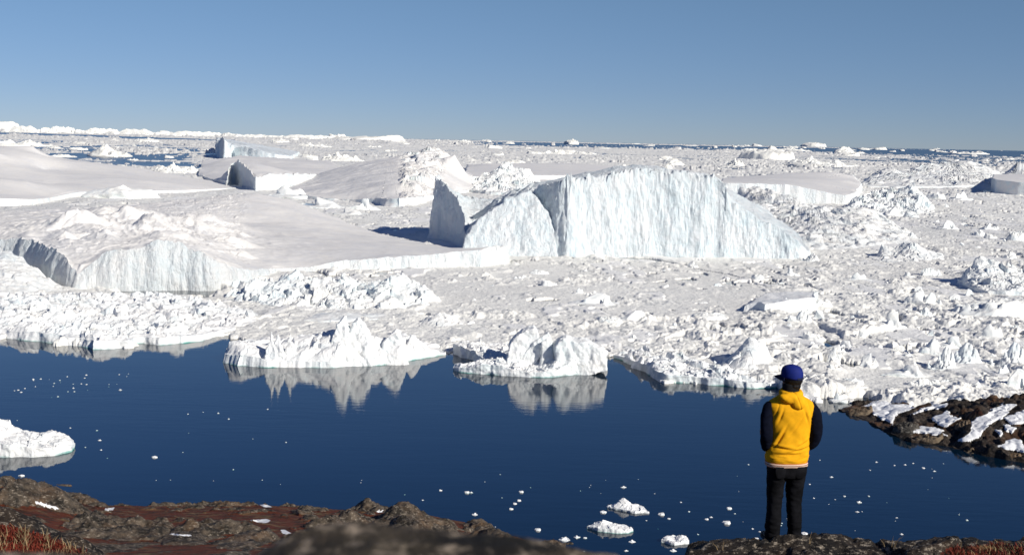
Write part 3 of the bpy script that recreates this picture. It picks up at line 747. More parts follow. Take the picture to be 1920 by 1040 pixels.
berg('floating ice block with a green waterline at the left edge of the dark water',
     [(-90, 852, 30), (0, 857, 26), (60, 857, 17), (105, 853, 16), (132, 846, 12), (144, 838, 8), (138, 829, 5), (80, 823, 6), (0, 818, 12), (-90, 818, 20)],
     [(-40, 772, 834), (0, 783, 834), (14, 790, 834), (26, 806, 836), (40, 812, 838), (60, 808, 838), (90, 807, 838), (112, 806, 838), (128, 814, 839), (60, 826, 846), (0, 818, 846), (100, 828, 845)], 'float', n_u=800, n_w=36, n_t=80, batter=0.12, rub=0.9, rub_s=2.2, top=0.3, top_s=3, oj=0.35, oj_s=3, seed=51)
berg('small white floating ice lump with a sharp left peak, upper of three below centre', [(1138, 951, 3), (1160, 957, 4), (1190, 963, 4), (1216, 961, 3), (1205, 952, 3), (1160, 945, 4)], [(1168, 935, 951), (1155, 943, 951), (1185, 945, 954), (1172, 940, 953)], 'lump', n_u=400, n_w=14, n_t=50, batter=0.25, rub=0.35, rub_s=1.2, top=0.15, oj=0.25, oj_s=1.5, seed=53)
berg('small rounded white floating ice lump, middle of three below centre', [(1099, 990, 5), (1120, 996, 7), (1150, 1000, 8), (1175, 1000, 5), (1188, 996, 4), (1175, 987, 4), (1120, 982, 5)], [(1130, 974, 991), (1115, 980, 990), (1155, 982, 993)], 'lump', n_u=400, n_w=14, n_t=50, batter=0.25, rub=0.35, rub_s=1.2, top=0.15, oj=0.25, oj_s=1.5, seed=54)
berg('small notched white floating ice lump, lowest of three below centre', [(1239, 1016, 6), (1265, 1022, 4), (1292, 1019, 5), (1288, 1010, 6), (1250, 1009, 6)], [(1278, 1001, 1014), (1250, 1005, 1013), (1264, 1013, 1015)], 'lump', n_u=300, n_w=14, n_t=40, batter=0.2, rub=0.3, rub_s=1.2, top=0.15, oj=0.25, oj_s=1.5, seed=55)
berg('sloping rubble ice edge with a shaded side wall, right of the split floating iceberg',
     [(1152, 671, 8), (1180, 684, 14), (1210, 699, 20), (1240, 716, 24), (1252, 718, 20), (1300, 719, 18), (1345, 723, 18), (1400, 727, 16), (1446, 729, 12), (1470, 720, 8), (1420, 702, 6), (1310, 688, 6), (1225, 666, 6), (1170, 660, 6)],
     [(1200, 672, 690), (1235, 682, 702), (1280, 690, 708), (1330, 695, 712), (1380, 704, 716), (1260, 672, 690)], 'float', n_u=1000, n_w=28, n_t=110, batter=0.2, rub=2.2, rub_s=4, top=0.6, oj=0.9, oj_s=4, seed=57, smooth=True, hscale=0.75)
# ------------------------------------------------------------------ brash ice field (one sheet nobody could count)
def interp(x, tab):
    tab = np.array(tab, float)
    return np.interp(x, tab[:, 0], tab[:, 1])

EDGE = [(-300, 640), (0, 634), (180, 645), (300, 640), (420, 628), (470, 640), (560, 655), (700, 650), (800, 655), (842, 664), (852, 657), (880, 662), (1000, 668), (1138, 668), (1160, 666), (1200, 688),
        (1245, 716), (1340, 721), (1440, 726), (1480, 742), (1530, 756), (1570, 757), (1620, 748), (1700, 770), (1800, 790), (2300, 790)]

def brash_field():
    q = np.concatenate([np.arange(512, 42, -0.6), np.geomspace(42, 1.7, 270)])
    px = np.linspace(-160, 2080, 1560)
    PX, Q = np.meshgrid(px, q)
    row = Q + yh(PX)
    d = HC * F / Q
    # ground points
    D = FWD[None, None] + RT * ((PX - CXP) / F)[..., None] - UP * ((row - CYP) / F)[..., None]
    tt = -HC / D[..., 2]
    X = D[..., 0] * tt
    Y = D[..., 1] * tt
    dist = np.hypot(X, Y)
    def wt(size):            # leave out blocks too small to be sampled this far out
        return np.clip(size * F / dist / 2.0 - 0.5, 0, 1)
    big = fbm2(X / 130, Y / 260, 4, 3)
    near_r = np.clip((PX - 1180) / 250, 0, 1) * np.clip((row - 545) / 60, 0, 1)
    flat = np.clip(1 - np.hypot((PX - 1150) / 420, (row - 545) / 75), 0, 1)
    bay = np.clip(1.6 - 1.6 * np.hypot((PX - 1680) / 130, (row - 712) / 34), 0, 1)
    patch = np.clip(0.42 + 1.3 * big + 0.55 * near_r - 1.0 * flat - 1.4 * bay, 0, 1.25)
    h = 0.25 + 0.10 * fbm2(X / 9, Y / 9, 3, 2)
    h = h + 0.22 * rubble(X, Y * 0.8, 2.4, 11) * wt(2.4)
    h = h + 0.70 * rubble(X + 3, Y * 0.8, 7, 12) * wt(6) * (0.28 + 0.9 * patch)
    h = h + 1.6 * rubble(X, Y * 0.8 + 7, 16, 13) * wt(14) * np.clip(patch - 0.35, 0, 1) * (0.5 + near_r * 0.9)
    h = h + 1.3 * blocks(X, Y * 0.8, 8, 17, 0.9, 0.5, 8.0) * wt(9) * np.clip(0.55 + 0.8 * fbm2(X / 60, Y / 80, 3, 19), 0, 1.2) * (1 - np.clip(bay, 0, 1))
    h = h + 4.2 * np.clip(fbm2(X / 13, Y / 18, 6, 18, 0.6) - 0.20, 0, .6) * (0.5 + 0.5 * rubble(X, Y, 5, 20)) * wt(12) * (1 - np.clip(bay, 0, 1))
    p2 = fbm2(X / 500, Y / 900, 4, 23)
    farw = np.clip((dist - 900) / 1200, 0, 1)
    h = h + (8.0 * rubble(X, Y, 45, 14) ** 1.6 * np.clip(p2 + 0.45, 0, 1) * farw)
    h = h + (13 * rubble(X, Y, 130, 15) ** 2 * np.clip(p2 + 0.25, 0, 1) * np.clip((dist - 2200) / 2500, 0, 1))
    h = h + (26 * rubble(X, Y, 420, 16) ** 2 * np.clip((dist - 6000) / 9000, 0, 1))
    pn = fbm2(X / 15, Y / 34, 4, 61, 0.45) + 0.12 * vn2(X / 2.5, Y / 4, 62)
    plate = np.clip((pn - 0.30) / 0.05, 0, 1) * np.clip((2600 - dist) / 600, 0, 1)
    slush = np.clip(1 - np.abs(pn - 0.245) / 0.05, 0, 1) * np.clip((2600 - dist) / 600, 0, 1)
    h = h * (1 - 0.8 * plate) + plate * (0.75 + 0.25 * fbm2(X / 10, Y / 10, 3, 63)) - 0.3 * slush * np.minimum(h, 1)
    # open water
    edge = interp(PX, EDGE)
    m = (edge - row) / np.maximum(Q, 60) * 120 + 4.5 * fbm2(X / 6, Y / 9, 4, 31)           # > 0 : ice
    m = m / 6
    floe = fbm2(X / 150, Y / 300, 6, 33, 0.68) + 0.75 * fbm2(X / 26, Y / 45, 4, 37, 0.6) * wt(20)
    far_l = np.clip((520 - PX) / 180, 0, 1) * np.clip(1.25 - np.abs(Q - 42) / 36, 0, 1)
    far_r = np.clip((PX - 1380) / 420, 0, 1) * np.clip((36 - Q) / 14, 0, 1)
    band = np.clip((PX - 760) / 200, 0, 1) * np.clip((13 - Q) / 4, 0, 1) * np.clip((Q - 1.7) / 2, 0, 1)
    midf = np.clip((125 - Q) / 60, 0, 1) * 0.58
    cover = 1.30 - 0.56 * far_l - 0.66 * far_r - 0.92 * band - midf
    m2 = (cover - 0.42 + floe * 1.0) * 3
    lb = Q - (5.0 + 3.5 * vn2(PX / 260, PX * 0, 5) * 0.25)
    lane = np.where((PX < 440) & (np.abs(Q - (5.2 + PX * 0.014) - 1.2 * vn2(PX / 40, Q / 3, 8)) < 1.9), -1.0, 5.0)
    pool = np.hypot((PX - 330) / 110, (row - 549) / 7.5) - 1
    pool2 = np.hypot((PX - 452) / 30, (row - 356) / 6) - 1
    pool3 = np.hypot((PX - 535) / 70, (row - 384) / 5) - 1
    leads = np.minimum(np.abs(fbm2(X / 210, Y / 330, 4, 51)), 1)
    lead = (leads - 0.010 + 0.05 * np.clip(0.25 - fbm2(X / 120, Y / 120, 2, 58), 0, 1)) * 40 + 3 * np.clip((row - 640) / 40, 0, 1) + 3 * np.clip((1090 - PX) / 40, 0, 1)
    holes = (0.50 - fbm2(X / 8, Y / 10, 4, 55) - 0.3 * fbm2(X / 80, Y / 80, 2, 56)) * 6 + 2 * np.clip((400 - row) / 60, 0, 1)
    m = np.minimum.reduce([m, m2, lane, pool * 5 + 0.6 * fbm2(X / 5, Y / 8, 3, 57), pool3 * 4, lead, holes])
    ice = np.clip(m * 4 + 0.3, 0, 1)
    Z = np.where(m > 0, np.maximum(h, 0.12) * (0.3 + 0.7 * ice), -1.2)
    V = np.stack([X, Y, Z], -1).reshape(-1, 3)
    quads = grid_quads(len(q), len(px))
    keep = (m.reshape(-1)[quads] > 0).any(1)
    me = mesh_np('brash_ice', V, quads[keep], None, True)
    set_attr(me, 'plate', plate.ravel())
    set_attr(me, 'slush', slush.ravel())
    o = link('brash_ice', me, M['brash'])
    tag(o, 'grey-white field of packed brash ice filling the fjord to the horizon', 'brash ice', kind='stuff')
brash_field()

# water: one sheet to the horizon
wv = []
rr = np.concatenate([[1.0], np.geomspace(60, 160000, 40)])
th = np.linspace(0, 2 * math.pi, 97)[:-1]
for r in rr:
    wv.append(np.c_[np.cos(th) * r, np.sin(th) * r, np.zeros(96)])
me = mesh_np('fjord_water', np.concatenate(wv), grid_quads(len(rr), 96, True), None, True)
tag(link('fjord_water', me, M['water']), 'dark blue still fjord water', 'water', kind='structure')

# ------------------------------------------------------------------ ice blocks (individual pieces)
def chunk_proto(name, seed, style, n_u=90, n_w=8, n_t=26):
    r = np.random.default_rng(seed)
    a = np.linspace(0, 2 * math.pi, n_u, endpoint=False)
    rad_ = 1 + 0.22 * fbm2(np.cos(a) * 1.6 + seed, np.sin(a) * 1.6, 4, seed)
    P = np.c_[np.cos(a) * rad_, np.sin(a) * rad_]
    tv = np.linspace(0, 1, n_t + 1)[:-1]
    rows = []
    rim = {'peak': 0.12, 'jag': 0.15, 'slab': 0.40, 'dome': 0.14, 'ridge': 0.12}[style]
    hw = rim * np.clip(1 + 0.9 * fbm2(P[:, 0] * 2.2, P[:, 1] * 2.2, 4, seed + 2), .15, 2) * (1 + (0.6 * P[:, 0] * (1 if seed % 2 else -1) if style == 'slab' else 0))
    for k in range(n_w):
        v = k / n_w
        rows.append(np.c_[P * (1 - 0.3 * v * hw[:, None]), -0.12 + (hw + 0.12) * v])
    TT = np.concatenate([P * (1 - t) * (1 - 0.3 * hw[:, None]) for t in tv] + [np.zeros((1, 2))])
    t = np.r_[np.repeat(tv, n_u), 1.0]
    x, y = TT[:, 0], TT[:, 1]
    fade = np.clip(t / 0.12, 0, 1)
    if style == 'peak':
        c1, c2 = r.uniform(-.3, .3, 2)
        z = rim + 0.9 * np.clip(1 - np.hypot(x - c1, y - c2) / 0.75, 0, 1) ** 1.2 + 0.35 * np.clip(1 - np.hypot(x + c2 - .4, y + c1) / 0.4, 0, 1)
        amp = 0.30
    elif style == 'jag':
        z = rim + 0 * x
        for _ in range(6):
            q = r.uniform(-.6, .6, 2); hh = r.uniform(.35, .95); w = r.uniform(.22, .45)
            z = np.maximum(z, hh * (1 - np.hypot((x - q[0]), (y - q[1])) / w))
        z = np.maximum(z, rim); amp = 0.4
    elif style == 'ridge':
        z = rim + np.clip(0.8 - np.abs(y - 0.3 * x) * 1.9, 0, 1) * (1 - 0.5 * np.abs(x)) * (0.7 + 0.5 * fbm2(x * 3, x * 0 + seed, 3, seed))
        amp = 0.35
    elif style == 'slab':
        z = rim + 0.45 * x * (1 if seed % 2 else -1) + 0.2 * r.uniform(-1, 1) * y + 0.30
        amp = 0.30
    else:
        z = rim + 0.7 * np.sqrt(np.clip(1 - t * 0 - np.hypot(x, y) ** 2, 0, 1))
        amp = 0.30
    z = z + fade * amp * (rubble(x + seed, y, 0.5, seed + 4) - 0.28) * 1.4 + fade * 0.10 * fbm2(x * 5, y * 5, 3, seed + 6)
    z = np.maximum(z, 0.05)
    z = z * np.clip(t / 0.05, 0, 1) + np.r_[np.tile(hw, n_t), 0] * (1 - np.clip(t / 0.05, 0, 1))
    rows.append(np.c_[TT, z])
    V = np.concatenate(rows)
    last = (n_w + n_t - 1) * n_u
    i = np.arange(n_u)
    return mesh_np(name, V, grid_quads(n_w + n_t, n_u, True), np.c_[last + i, last + (i + 1) % n_u, np.full(n_u, len(V) - 1)], style in ('dome', 'slab', 'peak'))

def pile_proto(name, seed, n, low=0.5):
    r = np.random.default_rng(seed)
    parts = []
    for k in range(n):
        big = (1.0 if k == 0 else r.uniform(.25, .75))
        ctr = np.array([r.uniform(-.6, .6), r.uniform(-.6, .6), -.04]) * (0.25 if k == 0 else 1.0)
        s = np.array([r.uniform(.40, .68), r.uniform(.40, .68), r.uniform(.45, .95) * (1 if k == 0 else low + .35)]) * big
        pts = r.normal(0, 1, (11, 3)); pts /= np.linalg.norm(pts, axis=1)[:, None]
        pts = pts * r.uniform(.75, 1.0, (11, 1)) * s
        R = np.array(Matrix.Rotation(r.uniform(-.3, .3), 3, 'X') @ Matrix.Rotation(r.uniform(-.3, .3), 3, 'Y') @ Matrix.Rotation(r.uniform(0, 6), 3, 'Z'))
        parts.append(hull([tuple(p) for p in (pts @ R.T + ctr)]))
    base = r.normal(0, 1, (14, 3)); base /= np.linalg.norm(base, axis=1)[:, None]
    parts.append(hull([tuple(p) for p in base * [1.05, 1.05, .26]]))
    o = union(name, parts, 0.045, M['chunk'], None, 1, lambda co: .03 * fbm3(co[:, 0] * 6, co[:, 1] * 6, co[:, 2] * 6, 3, seed))
    me = o.data
    bpy.data.objects.remove(o)
    me.materials.clear()
    k = len(me.vertices); co = np.zeros(k * 3, np.float32); me.vertices.foreach_get('co', co)
    co = co.reshape(-1, 3); co[:, 2] /= max(.3, co[:, 2].max()); co[:, :2] /= np.abs(co[:, :2]).max()
    co[:, 2] = np.maximum(co[:, 2], -.25)
    me.vertices.foreach_set('co', co.ravel()); me.update()
    return me

PROTO = []
for i in range(9):
    me = pile_proto('ice_block', 500 + i, (3, 5, 8, 6, 4, 9, 7, 5, 10)[i])
    me.materials.append(M['chunk'])
    PROTO.append(('jag' if i not in (0, 4) else 'peak', me))
for i, st in enumerate(['peak', 'ridge', 'dome', 'slab', 'ridge', 'dome']):
    me = chunk_proto('ice_block', 100 + i * 7, st)
    me.materials.append(M['chunk'])
    PROTO.append((st, me))
FPROTO = []
for i, st in enumerate(['peak', 'ridge', 'dome', 'slab', 'jag', 'ridge', 'slab', 'jag', 'peak', 'jag', 'dome', 'ridge']):
    m2 = chunk_proto('iceberg', 700 + i * 3, st)
    m2.materials.append(M['far']); FPROTO.append((st, m2))
LPROTO = []
for st, me in PROTO:
    m2 = me.copy(); m2.materials.clear(); m2.materials.append(M['bit']); LPROTO.append((st, m2))

def block(px, py, w, h, label, group=None, style=None, name='ice_block', cat='ice block', protos=PROTO, ratio=0.8, rz=None, sink=0.0):
    cand = [m for s, m in protos if style is None or s in style]
    me = cand[int(RNG.integers(len(cand)))]
    p, d = gp(px, py)
    k = d / F
    o = link(name, me)
    o.location = (p[0], p[1], sink)
    o.scale = (w * 0.5 * k, w * 0.5 * k * ratio, h * k)
    o.rotation_euler.z = RNG.uniform(-0.5, 0.5) + (math.pi if RNG.random() < .5 else 0) if rz is None else rz
    tag(o, label, cat, group)
    return o

# blocks that can be picked out one by one
ONE = [
 (1225, 668 - 0, 46, 16, 'low ridge-shaped ice block at the ice edge, above the gap beside the split floating iceberg', ('ridge',)),
 (1115, 572, 105, 22, 'long jagged ridge of ice lumps in flat brash ice, below the tall cliff', ('jag',)),
 (1140, 612, 60, 20, 'pale humped ice block, above the right end of the split floating iceberg', ('dome',)),
 (1195, 606, 90, 26, 'broad jumbled ice block, above the shaded edge of packed rubble', ('jag',)),
 (1297, 502, 34, 14, 'small pointed ice block just below the right part of the tall cliff', ('peak',)),
 (1330, 600, 80, 15, 'low white mound of ice, left of the cone of greyish ice', ('dome',)),
 (1495, 612, 70, 28, 'rounded ice block with a dark blue left side, above the blue cap', ('peak',)),
 (1535, 604, 56, 24, 'upright tilted ice block, right of the rounded block above the blue cap', ('jag',)),
 (1665, 622, 90, 40, 'ice block with a bright turquoise streak, in the middle of the right rubble field', ('jag',)),
 (1720, 575, 60, 34, 'leaning blue-shaded ice block above the turquoise-streaked block', ('peak',)),
 (1860, 595, 150, 36, 'long white block of ice under the craggy iceberg, at the right edge', ('slab',)),
 (1560, 683, 40, 34, 'upright pointed ice fin, right of the blue cap', ('peak',)),
 (1625, 690, 56, 30, 'sharp-topped ice block in the rubble right of the upright fin', ('peak',)),
 (1765, 694, 62, 42, 'large white pyramid of ice above the rocky headland', ('peak',)),
 (1800, 684, 90, 40, 'broad peaked ice block next to the large white pyramid, above the rocky headland', ('peak',)),
 (1890, 690, 80, 46, 'tall sloping ice block at the right edge, above the rocky headland', ('peak',)),
 (1590, 722, 36, 14, 'white rounded ice block behind the right shoulder of the yellow hoodie', ('dome',)),
 (1526, 740, 54, 24, 'low tilted ice slab with a grey face, touching the water beside the yellow hoodie', ('slab',)),
 (1572, 753, 40, 18, 'crumbly ice block at the water edge, left of the headland tip', ('jag',)),
 (1600, 726, 60, 20, 'blue-tinted ice lump behind the headland tip', ('jag',)),
 (1830, 742, 70, 30, 'blue-shadowed heap of ice right behind the headland crest', ('jag',)),
 (1905, 735, 90, 44, 'high jagged heap of ice behind the headland crest at the right edge', ('jag',)),
 (1700, 706, 110, 24, 'long broken ice ridge on the far side of the flat grey patch', ('jag',)),
 (1740, 724, 90, 22, 'dark-faced tilted ice ridge bordering the flat grey patch on its right', ('ridge',)),
 (1580, 655, 70, 18, 'cluster-like broken ice block just above the upright fin', ('jag',)),
 (1860, 640, 90, 34, 'rough white ice block between the long white block and the tall sloping block', ('jag',)),
 (1780, 655, 80, 26, 'low lumpy ice block above the large white pyramid', ('jag',)),
 (1470, 700, 60, 16, 'flat rubble lump beside the foot of the greyish cone', ('jag',)),
 (1720, 548, 30, 12, 'small dark-sided ice block left of the craggy iceberg', ('jag',)),
 (1745, 520, 46, 22, 'small slanted ice block above and left of the craggy iceberg', ('ridge',)),
 (1010, 515, 40, 9, 'low ice lump in front of the left part of the tall cliff', ('dome',)),
 (1610, 528, 66, 18, 'ragged low ice block, right of the concave tabular berg', ('jag',)),
 (205, 293, 84, 21, 'pale far iceberg shaped like a low pyramid, above the stepped slab', ('peak',)),
 (340, 325, 110, 24, 'white ridge of ice directly behind the long low snow tongue', ('jag',)),
 (40, 274, 130, 17, 'long white far iceberg behind the stepped slab at the left edge', ('jag',)),
 (1072, 271, 30, 10, 'white dome-shaped far iceberg standing on the horizon, above the tall cliff', ('dome',)),
 (873, 267, 32, 6, 'flat white tabular far iceberg on the horizon, left of the dome-shaped one', ('jag',)),
 (1815, 289, 80, 9, 'long white far iceberg at the edge of the open blue water, upper right', ('jag',)),
 (1440, 300, 110, 24, 'broad white hummocky far iceberg above the pinkish slab', ('dome',)),
 (1540, 312, 150, 22, 'long ragged far iceberg above the right end of the pinkish slab', ('jag',)),
 (1380, 313, 40, 14, 'small dark-sided far block just right of the tall cliff top', ('jag',)),
 (590, 276, 70, 10, 'low white far iceberg right of the square tower', ('jag',)),
 (640, 302, 90, 14, 'white rubble iceberg behind the start of the grey snow ramp', ('jag',)),
 (1490, 283, 60, 8, 'thin pale far iceberg close to the horizon, upper right', ('jag',)),
 (1255, 322, 28, 14, 'small white pointed block showing above the highest part of the tall cliff', ('peak',)),
 (1155, 325, 44, 14, 'squarish ice block on the ice behind the tall cliff', ('slab',)),
 (230, 372, 150, 26, 'heap of white rubble ice filling the gap in front of the stepped slab', ('jag',)),
 (600, 390, 110, 20, 'white rubble heap at the foot of the notched iceberg', ('jag',)),
 (545, 372, 120, 24, 'bright rubble ridge just right of the dark blue notch', ('jag',)),
 (650, 402, 90, 14, 'white rubble lump behind the dome of the big smooth iceberg', ('jag',)),
 (680, 394, 70, 22, 'spiky bluish block at the left foot of the jagged crest', ('jag',)),
 (1650, 330, 60, 8, 'low white floe in front of the open grey water, right of the pinkish slab', ('dome',)),
 (970, 335, 60, 10, 'low rubble lump behind the notch in the tall cliff', ('jag',)),
]
for px, py, w, h, lab, st in ONE:
    far = py < 345
    big = w >= 60 or far
    block(px, py, w, h, lab, None, st, 'iceberg' if big else 'ice_block', 'iceberg' if big else 'ice block', FPROTO if far else PROTO, 0.7 if not far else 0.9, RNG.uniform(-.25, .25))

# ice along the horizon on the left: large far bergs beyond the strip of open water
for i, (px, w, h, lab) in enumerate([
    (-30, 150, 15, 'highest stretch of the far ice bank, at the left end of the horizon'), (52, 120, 14, 'far ice bank beside the highest stretch at the left end of the horizon'),
    (112, 70, 16, 'flat-topped far iceberg in the ice bank on the left horizon'), (186, 90, 14, 'pale wedge-shaped far iceberg in the ice bank on the left horizon'),
    (265, 150, 12, 'long low far ice bank left of the square tower on the horizon'), (360, 140, 11, 'low far ice bank right above the square tower on the horizon'),
    (470, 130, 10, 'far ice bank on the horizon, just right of the square tower'), (570, 140, 8, 'long thin far ice bank on the horizon above the grey snow ramp'), (690, 150, 6, 'thin far ice strip on the horizon above the jagged crest')]):
    q = 3.4 + 0.003 * px
    block(px, yh(px) + q, w, h + q * 0.6, lab, None, ('jag', 'ridge', 'slab'), 'iceberg', 'iceberg', FPROTO, 0.5, RNG.uniform(-.1, .1))
for i in range(26):
    px = RNG.uniform(780, 1910)
    q = RNG.uniform(1.9, 7)
    block(px, yh(px) + q, RNG.uniform(7, 34), RNG.uniform(2.2, 5) , 'tiny white iceberg in the blue strip of water along the right-hand horizon', 'tiny icebergs along the horizon', None, 'iceberg', 'iceberg', FPROTO, 0.9)

# repeats
def scatter(n, area, wr, hr, label, group, protos=PROTO, style=None, ok=None, name='ice_block', cat='ice block', power=2.2, ratio=0.8):
    c = 0
    while c < n:
        px, py = RNG.uniform(area[0], area[2]), RNG.uniform(area[1], area[3])
        if ok is not None and not ok(px, py):
            continue
        k = RNG.random() ** power
        w = wr[0] + (wr[1] - wr[0]) * k
        block(px, py, w, w * RNG.uniform(*hr), label, group, style, name, cat, protos, ratio)
        c += 1
ok_ice = lambda px, py: py < interp(px, EDGE) - 3
notbay = lambda px, py: ok_ice(px, py) and math.hypot((px - 1680) / 120, (py - 716) / 30) > 1
scatter(88, (1470, 575, 1960, 745), (14, 64), (.35, .62), 'jagged white block in the crowded rubble ice behind the rocky headland', 'ice blocks crowded behind the headland', ok=notbay)
scatter(24, (1160, 600, 1470, 712), (12, 48), (.3, .55), 'jagged white block in the brash ice left of the person', 'ice blocks in the brash ice left of the person', ok=ok_ice)
scatter(40, (1380, 490, 1930, 600), (10, 50), (.25, .5), 'scattered white block on brash ice between the tall cliff and the right edge', 'ice blocks right of the tall cliff', ok=ok_ice)
scatter(34, (860, 492, 1390, 650), (8, 40), (.2, .45), 'scattered low white block on flat brash ice below the tall cliff', 'ice blocks below the tall cliff', ok=ok_ice)
scatter(30, (1640, 370, 1930, 490), (10, 60), (.25, .5), 'scattered white block on the ice field below the long white ridge iceberg', 'ice blocks below the white ridge')
scatter(64, (860, 273, 1930, 330), (9, 64), (.10, .26), 'small white iceberg in the far ice field above the tall cliff and the slabs', 'far icebergs above the cliff', FPROTO, name='iceberg', cat='iceberg')
scatter(46, (60, 258, 760, 305), (9, 56), (.10, .26), 'small white iceberg in the far loose ice on the left', 'far icebergs in the loose ice', FPROTO, name='iceberg', cat='iceberg')

# small pieces floating on the dark water
FL = [(880, 704, 0), (290, 857, 12), (40, 892, 14), (10, 901, 6), (875, 923, 12), (883, 923, 10), (977, 922, 11), (973, 938, 9), (965, 944, 9), (826, 919, 7), (793, 937, 6), (890, 964, 14), (958, 954, 10), (1008, 993, 14),
      (1060, 1011, 28), (1082, 1007, 16), (1097, 1008, 8), (1131, 960, 14), (1240, 964, 14), (1169, 913, 13), (1185, 1015, 16), (1174, 1032, 10), (1262, 1032, 16), (1254, 972, 7), (1362, 980, 18), (1367, 953, 12), (1333, 969, 8), (1325, 973, 8),
      (1478, 973, 10), (1508, 1000, 14), (1530, 1006, 9), (1611, 941, 12), (1607, 959, 9), (1583, 930, 6), (1629, 930, 5), (1559, 894, 8), (1643, 866, 6), (1697, 871, 6), (1712, 868, 5), (1731, 877, 7), (1752, 883, 7), (1677, 872, 5), (1690, 1001, 9),
      (1564, 1010, 9), (1418, 1010, 11), (1340, 1024, 18), (1358, 1014, 7), (1411, 991, 6), (1424, 996, 6), (187, 825, 8), (190, 843, 6), (225, 731, 9), (437, 880, 6), (160, 838, 5), (1681, 970, 6), (1813, 975, 7)]
for px, py, w in FL:
    if w:
        block(px, py, w * 0.92, w * .24, 'little white ice fragment floating alone on the dark blue water', 'little ice fragments on the dark water', ('dome', 'jag', 'slab'), 'ice_fragment', 'ice fragment', LPROTO, 0.9)
def ok_w(px, py):
    return py > interp(px, [(-50, 720), (400, 720), (850, 760), (1140, 780), (1440, 800), (1600, 800), (1920, 905)])
for area, n in (((640, 880, 1340, 1035), 30), ((1330, 860, 1800, 1012), 28), ((20, 700, 260, 735), 30), ((20, 730, 640, 930), 24)):
    c = 0
    while c < n:
        px, py = RNG.uniform(area[0], area[2]), RNG.uniform(area[1], area[3])
        if not (ok_w(px, py) or py < 740):
            continue
        w = 1.4 + 3.0 * RNG.random() ** 2
        block(px, py, w, w * .25, 'little white ice fragment floating alone on the dark blue water', 'little ice fragments on the dark water', ('dome', 'slab'), 'ice_fragment', 'ice fragment', LPROTO, 1.2)
        c += 1
# ------------------------------------------------------------------ land
def project(V):
    d = V - CAM
    z = d @ FWD
    return CXP + F * (d @ RT) / z, CYP - F * (d @ UP) / z, z

def in_poly(px, py, poly):
    c = np.zeros(px.shape, bool)
    n = len(poly)
    for i in range(n):
        x1, y1 = poly[i]; x2, y2 = poly[(i + 1) % n]
        if y1 == y2:
            continue
        t = (py - y1) / (y2 - y1)
        c ^= ((py >= min(y1, y2)) & (py < max(y1, y2)) & (px < x1 + t * (x2 - x1)))
    return c

def row_z(px, row, y):
    """height of the point seen at (px,row) standing at forward distance y"""
    d = ray(px, row)
    return HC + d[2] / d[1] * y

# main ground: from the viewpoint down to the shore
GC = []
def gadd(px, y, z):
    GC.append((math.atan((px - 960) / F) * 3.2, math.log(y), z))
SIL = [(-300, 890), (0, 900), (60, 908), (110, 923), (150, 935), (230, 940), (300, 941), (420, 940), (500, 938), (600, 946), (700, 945), (770, 950), (840, 962), (900, 974), (960, 992), (1010, 1007), (1090, 1022), (1170, 1046)]
for px, r in SIL:
    y = 152 if px < 700 else 156
    gadd(px, y, row_z(px, r + 4, y))
    gadd(px, 176, -1.0)
    gadd(px, 210, -7)
    gadd(px, 128, row_z(px, r + 38, 128))
    gadd(px, 100, row_z(px, max(1036, r + 95) + (20 if px > 800 else 0), 100))
    gadd(px, 60, row_z(px, 1078, 60)); gadd(px, 30, row_z(px, 1120, 30))
for px in (1250, 1400, 1600, 1800, 2000, 2300):
    gadd(px, 148, -1.0); gadd(px, 176, -6); gadd(px, 215, -10); gadd(px, 120, 8); gadd(px, 90, 18); gadd(px, 60, 28.5); gadd(px, 30, 38.7)
for px in (-900, -300, 200, 600, 960, 1250, 1500, 1800, 2300, 2900):
    gadd(px, 15, 44.4); gadd(px, 9, 46.2); gadd(px, 4, 47.6); gadd(px, 1.2, 48.3); gadd(px, 0.4, 48.4)
for px in (-900, 2900):
    gadd(px, 150, 2 if px < 0 else -2); gadd(px, 60, 28); gadd(px, 200, -8)
GC = np.array(GC)
grb = RBF(GC[:, :2], GC[:, 2], 'r')
ys = np.concatenate([np.geomspace(0.4, 60, 110), np.geomspace(61, 96, 60), np.linspace(96.5, 182, 330), np.linspace(183, 230, 12)])
pxs = np.concatenate([np.linspace(-1000, -60, 60), np.linspace(-55, 1260, 720), np.linspace(1270, 2900, 80)])
PX, Y = np.meshgrid(pxs, ys)
X = Y * (PX - 960) / F
Z = grb(np.c_[(np.arctan((PX - 960) / F) * 3.2).ravel(), np.log(Y).ravel()]).reshape(X.shape)
farm = np.clip((Y - 40) / 40, 0, 1)
dome = np.clip(blocks(X, Y * 0.55, 6.5, 71, 0.6, 0.7, 1.2), 0, 2)
dome2 = np.clip(blocks(X + 5, Y * 0.6, 2.6, 72, 0.5, 0.5, 1.0), 0, 2)
Zr = 2.3 * dome + 0.5 * dome2 + 0.95 * fbm2(X / 2.6, Y / 2.6, 7, 73, 0.6)
TH = float(np.percentile(Zr[Y > 90], 55)) + 0.35 * fbm2(X / 22, Y / 30, 3, 76)
Zr = 1.7 + np.where(Zr < TH, 0.16 * (Zr - TH), 1.05 * (Zr - TH))
shore_d = np.clip((Y - 100) / 20, 0.35, 1)
Zr = Zr - 2.2 * np.clip((Y - 156) / 12, 0, 1)
Z2 = Z + farm * (Zr - 2.0) * shore_d + (1 - farm) * 0.15 * fbm2(X * 1.2, Y * 1.2, 4, 74)
V = np.stack([X, Y, Z2], -1).reshape(-1, 3)
me = mesh_np('ground', V, grid_quads(len(ys), len(pxs)), None, True)
vx, vy, vd = project(V)
moss = np.clip(0.5 + 2.6 * (1.78 - Zr), 0, 0.95).ravel()
moss = moss * np.clip((vy - interp(vx, SIL) + 6) / 16, 0, 1) + 0.12 * fbm2(X / 14, Y / 14, 3, 75).ravel()
